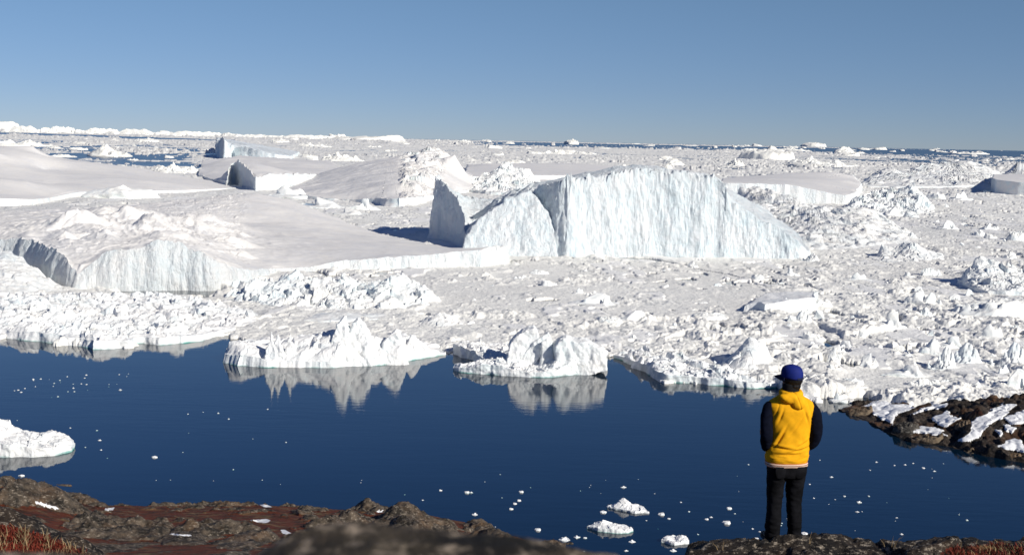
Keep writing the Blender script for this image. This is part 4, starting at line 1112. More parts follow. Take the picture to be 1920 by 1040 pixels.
moss = np.where(vx > 900, moss * 0.75, moss)
snow = np.zeros(len(V))
for poly in ([(57, 939), (75, 941), (112, 951), (108, 954), (80, 948)], [(196, 953), (215, 950), (212, 955), (200, 957)], [(484, 944), (500, 945), (511, 950), (495, 950)],
             [(468, 974), (500, 972), (508, 975), (500, 979), (476, 978)], [(526, 992), (536, 993), (546, 999), (530, 1000)], [(318, 999), (360, 1002), (358, 1004), (320, 1002)], [(706, 956), (718, 956), (716, 960), (706, 959)]):
    snow[in_poly(vx, vy, poly)] = 1.0
set_attr(me, 'moss', moss); set_attr(me, 'snow', snow)
tag(link('ground', me, M['shore']), 'rocky tundra ground with red moss between grey rock humps, sloping to the shore', 'ground', kind='structure')

def mound(name, sil, dc, d0, d1, front, back, amp, mat, px0, px1, label, n=420, nd=160, moss_fn=None, seed=0, sc=1.0, floor=None, kind=None, cat='rock', ridge=0.0, round_f=0.0):
    pxs = np.linspace(px0, px1, n)
    ds = np.linspace(d0, d1, nd)
    PX, Yy = np.meshgrid(pxs, ds)
    rows = interp(pxs, sil)
    zc = np.array([row_z(p, r, dc) for p, r in zip(pxs, rows)])
    X = Yy * (PX - 960) / F
    dy = Yy - dc
    Z = zc[None] + np.where(dy < 0, dy * front - round_f * dy * dy, -back * dy - back * 2 * dy * dy / max(0.01, (d1 - dc)))
    nz = fbm2(X / sc, Yy / sc, 6, seed, 0.55) * 0.6 + (rubble(X, Yy, sc * 1.4, seed + 4) - 0.3) * 0.5 + ridge * fbm2(X / sc * 2, Yy / sc * 2, 4, seed + 9, 0.5, True)
    Z = Z + amp * nz
    if floor is not None:
        e = np.minimum.reduce([(PX - px0) / (px1 - px0), (px1 - PX) / (px1 - px0)]) * 12
        Z = np.minimum(Z, Z * np.clip(e, 0, 1) + floor * (1 - np.clip(e, 0, 1)))
    V = np.stack([X, Yy, Z], -1).reshape(-1, 3)
    # skirt under the far and near edges
    sk0 = V.reshape(nd, n, 3)[0].copy(); sk0[:, 2] -= 1.5
    sk1 = V.reshape(nd, n, 3)[-1].copy(); sk1[:, 2] -= 2.5
    V = np.concatenate([sk0, V, sk1])
    me = mesh_np(name, V, grid_quads(nd + 2, n), None, True)
    vx, vy, vd = project(V)
    if moss_fn is not None:
        set_attr(me, 'moss', moss_fn(vx, vy, V))
    o = link(name, me, M[mat])
    return tag(o, label, cat, None, kind)

mound('boulder', [(440, 1090), (470, 1052), (485, 1036), (530, 1011), (560, 999), (600, 987), (640, 979), (700, 977), (740, 982), (840, 993), (940, 1002), (1040, 1017), (1100, 1029), (1173, 1043), (1230, 1060), (1280, 1085)],
      1.75, 1.1, 2.1, 0.10, 0.5, 0.012, 'near', 380, 1330, 'large dark lichen-speckled boulder, out of focus at the bottom edge below the centre', 320, 110, seed=3, sc=0.12, floor=48.9)
mound('boulder', [(-200, 1028), (0, 1032), (100, 1034), (180, 1037), (260, 1048)], 1.75, 1.2, 2.1, 0.10, 0.5, 0.008, 'near', -420, 330, 'low dark speckled boulder, out of focus in the bottom left corner', 200, 80, seed=5, sc=0.12, floor=48.9)
mound('rock_outcrop', [(-300, 930), (-100, 948), (0, 961), (53, 974), (100, 991), (150, 1011), (182, 1031), (240, 1080)], 19.0, 13.0, 23.0, 0.10, 0.45, 0.20, 'ledge', -420, 330, 'rock outcrop overgrown with red moss and dry grass, in the bottom left corner', 420, 160,
      moss_fn=lambda vx, vy, V: np.clip((vy - interp(vx, [(-300, 930), (0, 961), (53, 974), (100, 991), (150, 1011), (182, 1031)]) - 14) / 16, 0, 1.1), seed=7, sc=1.6, floor=43.0, cat='rock outcrop')
LSIL = [(1260, 1075), (1310, 1041), (1357, 1026), (1413, 1022), (1437, 1015), (1507, 1015), (1557, 1014), (1600, 1017), (1680, 1021), (1747, 1021), (1800, 1017), (1863, 1014), (1920, 1017), (2300, 1010)]
mound('rock_ledge', LSIL, 12.45, 9.0, 14.6, 0.02, 0.25, 0.16, 'ledge', 1210, 2400, 'dark speckled rock ledge the person stands on, along the bottom right edge', 620, 200,
      moss_fn=lambda vx, vy, V: np.clip((vx - 1755 + 25 * vn2(vx / 14, vy / 5)) / 40, 0, 1) * np.clip((vy - interp(vx, LSIL) - 3) / 7, 0, 1), seed=9, sc=0.5, floor=44.5, ridge=0.15, cat='rock ledge')

# headland
me, org = berg_mesh('headland', [(1570, 768, 0.5), (1590, 777, 2), (1613, 785, 3), (1632, 798, 5), (1673, 815, 7), (1707, 829, 9), (1767, 836, 11), (1813, 846, 11), (1847, 855, 12), (1920, 868, 14), (2080, 900, 20),
     (2140, 800, 20), (2050, 770, 10), (1920, 768, 10), (1800, 766, 6), (1700, 764, 3), (1625, 753, 4), (1598, 757, 2)],
     [(1627, 747, 758), (1660, 751, 760), (1690, 755, 764), (1717, 759, 772), (1747, 757, 776), (1780, 750, 780), (1827, 748, 785), (1867, 740, 788), (1920, 737, 790), (2000, 728, 795), (1690, 772, 786), (1720, 768, 788), (1760, 772, 796), (1700, 788, 802), (1740, 782, 802), (1800, 772, 806),
      (1800, 790, 822), (1850, 778, 822), (1880, 770, 815), (1850, 800, 835), (1900, 790, 832), (1770, 808, 825), (1840, 828, 847), (1680, 797, 808), (1640, 773, 782), (1900, 825, 850), (1960, 800, 850)],
     n_u=800, n_w=24, n_t=220, batter=0.3, rnd=2, oj=1.0, oj_s=5, top=0.0, rub=0.0, edge=0.3, seed=61, base_z=-1)
n = len(me.vertices)
co = np.zeros(n * 3, np.float32); me.vertices.foreach_get('co', co); co = co.reshape(-1, 3).astype(float)
x, y = co[:, 0] + org[0], co[:, 1] + org[1]
w = np.clip(co[:, 2] / 1.0, 0, 1)
bl = blocks(x, y * 0.8, 4.2, 62, 0.5, 0.5, 0.9)
bl2 = blocks(x + 3, y * 0.8, 1.7, 63, 0.5, 0.5, 0.9)
co[:, 2] += w * (1.5 * (bl - 0.5) + 0.6 * (bl2 - 0.4) + 0.4 * fbm2(x / 1.2, y / 1.2, 4, 64))
me.vertices.foreach_set('co', co.astype(np.float32).ravel()); me.update()
Vw = co + org
vx, vy, vd = project(Vw)
sn = np.zeros(n)
for poly in ([(1615, 764), (1650, 753), (1716, 762), (1668, 783), (1641, 781)], [(1641, 782), (1678, 780), (1674, 796), (1654, 789)], [(1708, 779), (1740, 764), (1778, 757), (1774, 765), (1747, 769), (1719, 776)],
             [(1745, 787), (1776, 775), (1783, 784), (1801, 784), (1772, 804), (1762, 798)], [(1709, 811), (1725, 800), (1759, 806), (1776, 818), (1747, 816)],
             [(1796, 827), (1817, 808), (1828, 784), (1858, 773), (1886, 758), (1907, 759), (1881, 783), (1854, 799), (1834, 821), (1819, 829)], [(1882, 785), (1920, 773), (1970, 788), (1950, 800), (1896, 797)],
             [(1880, 800), (1905, 804), (1898, 814), (1886, 809)], [(1865, 809), (1879, 811), (1876, 821)], [(1869, 835), (1901, 828), (1914, 830), (1928, 852), (1894, 846)]):
    sn[in_poly(vx + 2.5 * vn2(x, y, 3), vy + 1.5 * vn2(x, y, 5), poly)] = 1.0
co[:, 2] += sn * (0.18 - w * 0.55 * (1.5 * (bl - 0.5) + 0.6 * (bl2 - 0.4) + 0.4 * fbm2(x / 1.2, y / 1.2, 4, 64)))
me.vertices.foreach_set('co', co.astype(np.float32).ravel()); me.update()
set_attr(me, 'snow', sn)
set_attr(me, 'moss', np.clip(0.35 + 0.5 * fbm2(x / 5, y / 5, 3, 66), 0, 1) * np.clip((vx - 1740) / 80, 0, 1) * np.clip(co[:, 2] / 2.5 - 0.4, 0, 1) * (1 - sn))
o = link('headland', me, M['headland'])
o.location = org
tag(o, 'dark rocky headland with snow in its gullies, running into the water on the right', 'headland', kind='structure')

RPROTO = []
for i, st in enumerate(['dome', 'slab', 'jag', 'dome']):
    m2 = chunk_proto('boulder', 300 + i * 5, st)
    RPROTO.append((st, m2))
def rock(px, py, w, h, label, mat, st, z=0.0, name='boulder', cat='boulder', ratio=0.8):
    m2 = [mm for s, mm in RPROTO if s == st][0].copy()
    m2.materials.append(M[mat])
    p, d = gp(px, py, z)
    k = d / F
    o = link(name, m2)
    o.location = (p[0], p[1], z - 0.1); o.scale = (w * .5 * k, w * .5 * k * ratio, h * k); o.rotation_euler.z = RNG.uniform(-.3, .3)
    return tag(o, label, cat)
rock(1742, 826, 60, 13, 'long flat tan boulder on the waterline of the headland', 'tan_rock', 'slab', 0.1)
rock(1806, 812, 34, 28, 'orange-faced boulder beside the long snow gully of the headland', 'tan_rock', 'dome', 1.2)
rock(1828, 846, 44, 12, 'cracked golden-brown boulder on the headland waterline, below the snow gully', 'tan_rock', 'jag', 0.0)
rock(1700, 806, 50, 18, 'rounded grey boulder on the shore side of the headland, left of the snow patches', 'rock', 'dome', 0.8)
rock(1612, 775, 56, 12, 'low tan boulder at the tip of the headland', 'tan_rock', 'slab', 0.1)
rock(1610, 757, 26, 9, 'small black boulder behind the tip of the headland', 'headland', 'dome', 0.1)
rock(1782, 832, 22, 9, 'small brown boulder with a dab of snow, between the flat tan and the golden-brown ones', 'tan_rock', 'jag', 0.0)
rock(1905, 860, 40, 14, 'reddish boulder on the headland waterline at the right edge', 'tan_rock', 'dome', 0.0)
rock(1835, 832, 18, 12, 'pale round boulder with a snowy top, on the lower headland shore', 'rock', 'dome', 1.0)
rock(76, 913, 52, 14, 'cracked pale brown rock standing in the water off the left shore', 'tan_rock', 'jag', 0.0)
rock(34, 909, 34, 10, 'smaller rounded pale brown rock beside the cracked one off the left shore', 'tan_rock', 'dome', 0.0)
rock(118, 909, 42, 2.5, 'thin low reef of rock trailing off to the right of the cracked rock', 'tan_rock', 'slab', 0.0, 'reef', 'reef', 0.3)
o = None

# dry grass on the outcrop and ledge
def blades(name, pts, label, hgt, mat, seed, kind='stuff', cat='grass', wid=0.006):
    r = np.random.default_rng(seed)
    vs = []; fs = []
    for p in pts:
        hh = hgt * r.uniform(.5, 1.3); a = r.uniform(0, 6.28); lean = r.uniform(.2, .9) * hh
        d = np.array([math.cos(a), math.sin(a), 0]); s = np.array([-d[1], d[0], 0]) * wid
        b = len(vs)
        for k, (t, ww) in enumerate(((0, 1), (.5, .8), (1, .1))):
            c = np.array(p) + d * lean * t * t + np.array([0, 0, hh * (t - .25 * t * t)])
            vs += [c - s * ww, c + s * ww]
        fs += [(b, b + 1, b + 3, b + 2), (b + 2, b + 3, b + 5, b + 4)]
    me = mesh_np(name, np.array(vs), fs, None, True)
    return tag(link(name, me, mat), label, cat, None, kind)
def simple_mat(name, col, rough=0.8, spec=0.25, var=0.0, scale=20, bstr=0.0, bdist=0.002):
    mt, t, bs = new_mat(name)
    bs.inputs['Roughness'].default_value = rough
    bs.inputs['Specular IOR Level'].default_value = spec
    if var:
        tc = t.nodes.new('ShaderNodeTexCoord')
        f = noise(t, tc.outputs['Object'], scale, 5, 0.6)
        t.links.new(mixc(t, ramp(t, f, .35, .65), tuple(c * (1 - var) for c in col), tuple(min(1, c * (1 + var)) for c in col)), bs.inputs['Base Color'])
        if bstr:
            bump(t, bs, noise(t, tc.outputs['Object'], scale * 3, 4, .6), bstr, bdist)
    else:
        bs.inputs['Base Color'].default_value = (*col, 1)
    return mt
M['straw'] = simple_mat('dry_grass', (0.27, 0.19, 0.10), var=0.4, scale=3)
M['redmoss'] = simple_mat('red_moss', (0.13, 0.02, 0.010), var=0.5, scale=3)
def on_obj(o, sel, n, seed):
    r = np.random.default_rng(seed)
    k = len(o.data.vertices); c = np.zeros(k * 3, np.float32); o.data.vertices.foreach_get('co', c); c = c.reshape(-1, 3)
    vx, vy, vd = project(c.astype(float))
    idx = np.nonzero(sel(vx, vy))[0]
    return c[r.choice(idx, n)] + r.normal(0, 0.03, (n, 3)) * [1, 1, 0]
OUT = bpy.data.objects['rock_outcrop']; LED = bpy.data.objects['rock_ledge']
osel = lambda vx, vy: (vy > interp(vx, [(-300, 930), (0, 961), (53, 974), (100, 991), (150, 1011), (182, 1031)]) + 20) & (vx > -60) & (vx < 200) & (vy < 1080)
clump = lambda vx, vy: osel(vx, vy) & (vn2(vx / 22, vy / 30, 4) > 0.05)
blades('moss_shoots', on_obj(OUT, osel, 9000, 1), 'dark red mossy shoots covering the outcrop in the bottom left corner', 0.055, M['redmoss'], 1, cat='moss', wid=0.012)
blades('dry_grass', on_obj(OUT, clump, 1100, 2), 'tufts of straw-coloured dry grass in the red moss of the left outcrop', 0.17, M['straw'], 2, wid=0.006)
lsel = lambda vx, vy: (vx > 1775) & (vx < 2000) & (vy > interp(vx, LSIL) + 7) & (vy < 1075)
blades('moss_shoots', on_obj(LED, lsel, 3000, 3), 'red mossy shoots on the rock ledge in the bottom right corner', 0.05, M['redmoss'], 3, cat='moss', wid=0.006)
blades('dry_grass', on_obj(LED, lambda vx, vy: lsel(vx, vy) & (vx > 1800), 800, 4), 'straw-coloured dry grass on the rock ledge in the bottom right corner', 0.08, M['straw'], 4, wid=0.003)
def twig(px, label, hs, seed):
    r = np.random.default_rng(seed)
    row = interp(px, LSIL)
    p = at(px, row + 4, 12.4 / FWD[1] / 1.0)
    vs = []; fs = []
    for dx, dz, lean in hs:
        b = len(vs)
        for k, t in enumerate((0, .5, 1)):
            c = p + np.array([dx + lean * t * t, 0, dz * t]); w = 0.0035 * (1 - .6 * t)
            vs += [c + [w, 0, 0], c + [-w * .5, w * .87, 0], c + [-w * .5, -w * .87, 0]]
        for k in (0, 1):
            for j in range(3):
                fs.append((b + k * 3 + j, b + k * 3 + (j + 1) % 3, b + k * 3 + 3 + (j + 1) % 3, b + k * 3 + 3 + j))
    me = mesh_np('twig', np.array(vs), fs, None, True)
    tag(link('twig', me, M['straw']), label, 'twig')
twig(1517, 'thin dry stalk growing beside the right foot of the person', [(0, .12, .02), (.01, .06, .015)], 1)
twig(1672, 'branched dry twig on the rock ledge, right of the person', [(0, .11, .01), (.02, .10, .06), (.03, .12, .085), (-.07, .08, -.05)], 2)
twig(1355, 'thin dry stalk at the left end of the rock ledge', [(0, .09, .01), (-.05, .07, -.05)], 3)
# ------------------------------------------------------------------ the person
feet = at(1469, 1014, 12.58 / ray(1469, 1014)[1])
PER = bpy.data.objects.new('person', None)
COL.objects.link(PER)
PER.location = feet
PER.rotation_euler.z = rad(6)
tag(PER, 'person seen from behind in a yellow hoodie with navy sleeves and a blue cap', 'person')

def loft(rings, n=40):
    V = []
    a = np.linspace(0, 2 * math.pi, n, endpoint=False)
    for z, cx, cy, rx, ry, *e in rings:
        p = e[0] if e else 2.3
        c, s = np.cos(a), np.sin(a)
        V.append(np.c_[cx + rx * np.sign(c) * np.abs(c) ** (2 / p), cy + ry * np.sign(s) * np.abs(s) ** (2 / p), np.full(n, z)])
    V = np.concatenate(V)
    nr = len(rings)
    q = grid_quads(nr, n, True)
    V = np.r_[V, [[rings[0][1], rings[0][2], rings[0][0]], [rings[-1][1], rings[-1][2], rings[-1][0]]]]
    i = np.arange(n)
    t0 = np.c_[(i + 1) % n, i, np.full(n, len(V) - 2)]
    l = (nr - 1) * n
    t1 = np.c_[l + i, l + (i + 1) % n, np.full(n, len(V) - 1)]
    return V, q, np.r_[t0, t1]

def tube(path, n=24):
    """path: list of (x,y,z,r) -> closed tapered tube, interpolated smoothly"""
    P = np.array(path, float)
    t = np.arange(len(P)); tt = np.linspace(0, len(P) - 1, (len(P) - 1) * 6 + 1)
    # Catmull-Rom
    def cr(col):
        out = []
        for u in tt:
            i = min(int(u), len(P) - 2); f = u - i
            p0, p1, p2, p3 = (P[max(i - 1, 0), col], P[i, col], P[i + 1, col], P[min(i + 2, len(P) - 1), col])
            out.append(0.5 * (2 * p1 + (p2 - p0) * f + (2 * p0 - 5 * p1 + 4 * p2 - p3) * f * f + (3 * p1 - p0 - 3 * p2 + p3) * f ** 3))
        return np.array(out)
    Q = np.c_[cr(0), cr(1), cr(2)]; R = np.maximum(cr(3), .002)
    T = np.gradient(Q, axis=0); T /= np.linalg.norm(T, axis=1)[:, None]
    a = np.linspace(0, 2 * math.pi, n, endpoint=False)
    ref = np.array([0.3, 0.9, 0.3])
    V = []
    for q, r, tg in zip(Q, R, T):
        u = np.cross(tg, ref); u /= np.linalg.norm(u); v = np.cross(tg, u)
        V.append(q + r * (np.cos(a)[:, None] * u + np.sin(a)[:, None] * v))
    V = np.concatenate(V)
    nr = len(Q)
    V = np.r_[V, [Q[0] - T[0] * R[0] * .5, Q[-1] + T[-1] * R[-1] * .5]]
    i = np.arange(n); l = (nr - 1) * n
    return V, grid_quads(nr, n, True), np.r_[np.c_[(i + 1) % n, i, np.full(n, len(V) - 2)], np.c_[l + i, l + (i + 1) % n, np.full(n, len(V) - 1)]]

def ell(c, r, rot=None, n=28):
    a = np.linspace(0, 2 * math.pi, n, endpoint=False)
    b = np.linspace(-math.pi / 2, math.pi / 2, n // 2 + 1)[1:-1]
    V = np.concatenate([np.c_[np.cos(t) * np.cos(a), np.cos(t) * np.sin(a), np.full(n, math.sin(t))] for t in b] + [np.array([[0, 0, -1.], [0, 0, 1.]])])
    V = V * r
    if rot is not None:
        V = V @ np.array(Matrix.Rotation(rot[0], 3, 'X') @ Matrix.Rotation(rot[1], 3, 'Y') @ Matrix.Rotation(rot[2], 3, 'Z')).T
    V = V + c
    nr = len(b); i = np.arange(n); l = (nr - 1) * n
    return V, grid_quads(nr, n, True), np.r_[np.c_[(i + 1) % n, i, np.full(n, len(V) - 2)], np.c_[l + i, l + (i + 1) % n, np.full(n, len(V) - 1)]]

M['yellow'] = simple_mat('yellow_cotton', (0.80, 0.38, 0.010), 0.85, 0.08, 0.08, 14, 0.25, 0.002)
M['navy'] = simple_mat('navy_cotton', (0.0045, 0.006, 0.014), 0.9, 0.06, 0.3, 14, 0.3, 0.002)
M['jeans'] = simple_mat('black_denim', (0.0055, 0.0055, 0.007), 0.85, 0.08, 0.6, 9, 0.35, 0.002)
M['cap'] = simple_mat('blue_cap_cloth', (0.004, 0.014, 0.15), 0.75, 0.25, 0.12, 20, 0.2, 0.001)
M['capdark'] = simple_mat('dark_cap_cloth', (0.006, 0.010, 0.04), 0.75, 0.2)
M['hair'] = simple_mat('black_hair', (0.006, 0.005, 0.005), 0.55, 0.3, 0.4, 60, 0.6, 0.002)
M['skin'] = simple_mat('skin', (0.28, 0.14, 0.08), 0.55, 0.3, 0.1, 30)
M['shoe'] = simple_mat('black_shoe', (0.010, 0.010, 0.011), 0.6, 0.3, 0.2, 20)
M['sole'] = simple_mat('dark_sole', (0.03, 0.03, 0.03), 0.7, 0.3)
M['lens'] = simple_mat('dark_lens', (0.01, 0.01, 0.012), 0.08, 0.6)
M['gaiter'] = simple_mat('black_collar_cloth', (0.007, 0.007, 0.008), 0.85, 0.2, 0.3, 30)

# body: one continuous skinned figure inside the clothes
bmv = []; be = []; br = []
def bv(x, y, z, r, prev=None):
    bmv.append((x, y, z)); br.append(r)
    if prev is not None:
        be.append((prev, len(bmv) - 1))
    return len(bmv) - 1
HY = rad(52)                                   # head turned to the left
hx, hy = 0.012, 0.01
fx, fy = -math.sin(HY), math.cos(HY)           # facing direction of the head
pel = bv(0, 0, .90, .105)
wai = bv(.005, 0, 1.08, .10, pel)
che = bv(.008, -.005, 1.30, .115, wai)
nk0 = bv(.010, 0, 1.47, .06, che)
nk1 = bv(.012, .008, 1.545, .052, nk0)
hd0 = bv(hx + fx * .02, hy + fy * .02, 1.60, .066, nk1)
hd1 = bv(hx, hy, 1.675, .085, hd0)
hd2 = bv(hx, hy, 1.735, .072, hd1)
ch = bv(hx + fx * .065, hy + fy * .065, 1.585, .030, hd0)          # chin
no = bv(hx + fx * .092, hy + fy * .092, 1.655, .014, hd1)          # nose
no2 = bv(hx + fx * .107, hy + fy * .107, 1.637, .010, no)
for s in (-1, 1):                                                   # ears
    bv(hx + fy * s * .083 - fx * .005, hy - fx * s * .083 - fy * .005, 1.655, .016, hd1)
for s, ex, wx in ((-1, -.262, -.10), (1, .282, .11)):
    sh = bv(s * .175 + .01, 0, 1.41, .062, che)
    el = bv(ex, -.015, 1.13, .042, sh)
    wr = bv(s * .185, .13, .985, .028, el)
    pa = bv(wx, .168, .955, .026, wr)
    for k, (dz, L) in enumerate(((.030, .060), (.010, .068), (-.010, .063), (-.030, .050))):
        k1 = bv(wx - s * .035, .176, .955 + dz, .0095, pa)
        k2 = bv(wx - s * (.035 + L * .55), .174, .950 + dz, .0085, k1)
        bv(wx - s * (.035 + L), .166, .945 + dz, .0075, k2)
    tb = bv(wx + s * .01, .160, .992, .011, pa)
    bv(wx - s * .028, .168, 1.010, .009, tb)
for s, kx, ax in ((-1, -.112, -.122), (1, .090, .103)):
    hp = bv(s * .085, 0, .82, .085, pel)
    kn = bv(kx, .005, .45, .052, hp)
    an = bv(ax, -.015, .09, .036, kn)
    bv(ax - .015 * (1 if s < 0 else -1), .13, .035, .030, an)
me = bpy.data.meshes.new('body')
me.from_pydata(bmv, be, [])
bo = bpy.data.objects.new('body', me)
COL.objects.link(bo)
sk = bo.modifiers.new('skin', 'SKIN')
sk.use_smooth_shade = True
for i, r in enumerate(br):
    me.skin_vertices[0].data[i].radius = (r, r)
me.skin_vertices[0].data[0].use_root = True
ss = bo.modifiers.new('sub', 'SUBSURF'); ss.levels = 2; ss.render_levels = 2
nm = bpy.data.meshes.new_from_object(bo.evaluated_get(bpy.context.evaluated_depsgraph_get()))
bo.modifiers.clear(); bo.data = nm; nm.name = 'body'
nm.materials.clear(); nm.materials.append(M['skin'])
bo.parent = PER

# jeans
def leg_rings(s):
    if s < 0:
        return [(.035, -.124, -.01, .068, .085), (.06, -.124, -.01, .072, .085), (.12, -.123, -.012, .072, .08), (.25, -.118, -.012, .074, .082), (.36, -.114, -.004, .074, .083), (.45, -.111, .004, .078, .086), (.56, -.108, .004, .083, .094), (.66, -.103, -.002, .092, .108), (.74, -.098, -.006, .102, .122), (.80, -.095, -.005, .105, .12)]
    return [(.035, .104, -.015, .064, .085), (.06, .104, -.015, .067, .085), (.12, .103, -.016, .067, .08), (.25, .096, -.014, .072, .082), (.36, .090, -.006, .075, .083), (.45, .088, .002, .080, .086), (.56, .090, .002, .086, .094), (.66, .095, -.004, .094, .108), (.74, .095, -.006, .102, .122), (.80, .095, -.005, .105, .12)]
def jdisp(co):
    x, y, z = co.T
    d = .010 * fbm3(x * 8, y * 8, z * 17, 3, 5)
    ank = np.exp(-((z - .12) / .09) ** 2) + .8 * np.exp(-((z - .44) / .07) ** 2) + .6 * np.exp(-((z - .66) / .06) ** 2)
    return d + ank * .010 * fbm3(x * 7 + 3, y * 7, z * 34 + x * 9, 2, 9)
je = union('jeans', [loft(leg_rings(-1)), loft(leg_rings(1)), loft([(.68, 0, -.005, .17, .118), (.74, 0, -.008, .198, .13), (.80, 0, -.006, .203, .135), (.88, 0, 0, .198, .13)])], .008, M['jeans'], PER, 5, jdisp)
for s in (-1, 1):
    v, q, t3 = loft([(.80, 0, 0, .058, .006, 4), (.735, 0, 0, .058, .006, 4), (.69, 0, 0, .045, .006, 3), (.675, 0, 0, .02, .006, 3)], 24)
    v = v * [1, 1, 1] + [s * .098, -.132, 0]
    v[:, 1] += .10 * (np.abs(v[:, 0]) - .098) ** 2 * 20 + (v[:, 2] - .74) * -.10
    link('back_pocket', mesh_np('back_pocket', v, q, t3), M['jeans'], je)

# hoodie
def hdisp(co):
    x, y, z = co.T
    low = np.exp(-((z - .90) / .07) ** 2)
    d = .018 * low * fbm3(x * 6, y * 6, z * 22, 3, 21)
    diag = np.exp(-((z - 1.12) / .22) ** 2)
    d = d + .018 * diag * fbm3((x + z * .75) * 6, y * 4, (z - x * .55) * 2.4, 2, 23)
    for x0, z0, ang, ln, am in ((.06, .965, .20, .12, .013), (-.08, .985, -.12, .10, .012), (-.02, .925, .05, .14, .010), (-.13, 1.06, 1.05, .09, .013), (-.10, 1.13, 1.1, .08, .010), (.10, 1.02, .45, .10, .009), (.05, 1.22, .9, .12, .008), (-.12, 1.31, 1.25, .07, .010), (.14, 1.30, -1.2, .08, .008)):
        u_, v_ = (x - x0) * math.cos(ang) + (z - z0) * math.sin(ang), -(x - x0) * math.sin(ang) + (z - z0) * math.cos(ang)
        env = np.exp(-(u_ / ln) ** 2) * (y < 0)
        d = d - am * env * np.exp(-(v_ / .011) ** 2) + am * .8 * env * np.exp(-((v_ - .024) / .016) ** 2)
    seam = np.exp(-((np.abs(x - .012) - (.150 + .35 * np.clip(1.42 - z, 0, .18))) / .007) ** 2) * (z > 1.2) * .004
    return d - seam + .004 * fbm3(x * 7, y * 7, z * 7, 3, 25)
ho = union('hoodie', [loft([(.825, -.006, 0, .203, .142), (.85, -.006, 0, .214, .150), (.90, -.004, 0, .217, .153), (.98, .004, 0, .214, .150), (1.08, .012, -.002, .202, .146), (1.18, .014, -.006, .203, .142), (1.28, .014, -.010, .214, .142),
                            (1.36, .012, -.010, .234, .138), (1.40, .012, -.006, .240, .128), (1.435, .012, -.004, .222, .112), (1.465, .012, -.001, .180, .098), (1.492, .012, .0, .130, .088), (1.52, .012, .004, .095, .082), (1.545, .012, .008, .082, .078)], 64)],
           .007, M['yellow'], PER, 5, hdisp)
# striped hem band
mt, t, bs = new_mat('striped_hem')
tc = t.nodes.new('ShaderNodeTexCoord'); sx = t.nodes.new('ShaderNodeSeparateXYZ'); t.links.new(tc.outputs['Object'], sx.inputs[0])
cr = t.nodes.new('ShaderNodeValToRGB'); cr.color_ramp.interpolation = 'CONSTANT'
els = cr.color_ramp.elements
els[0].position = 0; els[0].color = (.62, .33, .20, 1)
els[1].position = .18; els[1].color = (.70, .52, .40, 1)
for p_, c_ in ((.42, (.22, .05, .03, 1)), (.56, (.70, .52, .40, 1)), (.80, (.45, .16, .05, 1))):
    e_ = els.new(p_); e_.color = c_
t.links.new(ramp(t, sx.outputs[2], .785, .835), cr.inputs[0]); t.links.new(cr.outputs[0], bs.inputs['Base Color'])
bs.inputs['Roughness'].default_value = .9
v, q, t3 = loft([(.785, -.006, 0, .206, .140), (.79, -.006, 0, .213, .146), (.81, -.006, 0, .216, .149), (.828, -.006, 0, .214, .147), (.836, -.006, 0, .206, .140)], 72)
v[:, 2] += .004 * np.sin(np.arctan2(v[:, 1], v[:, 0]) * 3)
link('hem_band', mesh_np('hem_band', v, q, t3), mt, ho)
# hood, folded down on the back
def ring_torus(c, R, r, tilt, n=40, m_=16, squash=1.0):
    V = []
    for i in range(n):
        a = 2 * math.pi * i / n
        rr = r * (1.0 + .35 * max(0, -math.sin(a)))
        for j in range(m_):
            b = 2 * math.pi * j / m_
            V.append(((R + rr * math.cos(b)) * math.cos(a), (R * .9 + rr * math.cos(b)) * math.sin(a), rr * 1.2 * math.sin(b)))
    V = np.array(V) @ np.array(Matrix.Rotation(tilt, 3, 'X')).T + c
    q = []
    for i in range(n):
        for j in range(m_):
            q.append((i * m_ + j, ((i + 1) % n) * m_ + j, ((i + 1) % n) * m_ + (j + 1) % m_, i * m_ + (j + 1) % m_))
    return V, np.array(q), np.zeros((0, 3), int)
def hooddisp(co):
    x, y, z = co.T
    seam = -.006 * np.exp(-((x - .03 + (z - 1.5) * .35) / .006) ** 2) * (y < -.06)
    return .006 * fbm3(x * 16, y * 16, z * 16, 3, 31) + seam
hood = union('hood', [ring_torus(np.array([.010, .0, 1.515]), .088, .034, rad(16)), ell(np.array([.012, -.105, 1.485]), (.122, .055, .055), (0, rad(16), 0)), ell(np.array([.05, -.135, 1.435]), (.070, .042, .062), (0, rad(10), 0)), ell(np.array([-.052, -.110, 1.480]), (.098, .050, .048), (0, rad(18), 0))],
             .006, M['yellow'], ho, 4, hooddisp)
def sdisp(co):
    x, y, z = co.T
    return .010 * fbm3(x * 9, y * 9, z * 15, 3, 41)
union('sleeve', [tube([(-.180, 0, 1.400, .056), (-.222, -.018, 1.34, .064), (-.238, -.045, 1.22, .063), (-.238, -.056, 1.10, .063), (-.218, .0, .99, .057), (-.175, .105, .945, .050), (-.12, .165, .940, .044)])], .007, M['navy'], ho, 4, sdisp)
union('sleeve', [tube([(.202, 0, 1.400, .056), (.246, -.018, 1.34, .064), (.264, -.045, 1.22, .063), (.268, -.056, 1.11, .063), (.240, .0, 1.00, .057), (.192, .105, .950, .050), (.13, .165, .940, .044)])], .007, M['navy'], ho, 4, sdisp)

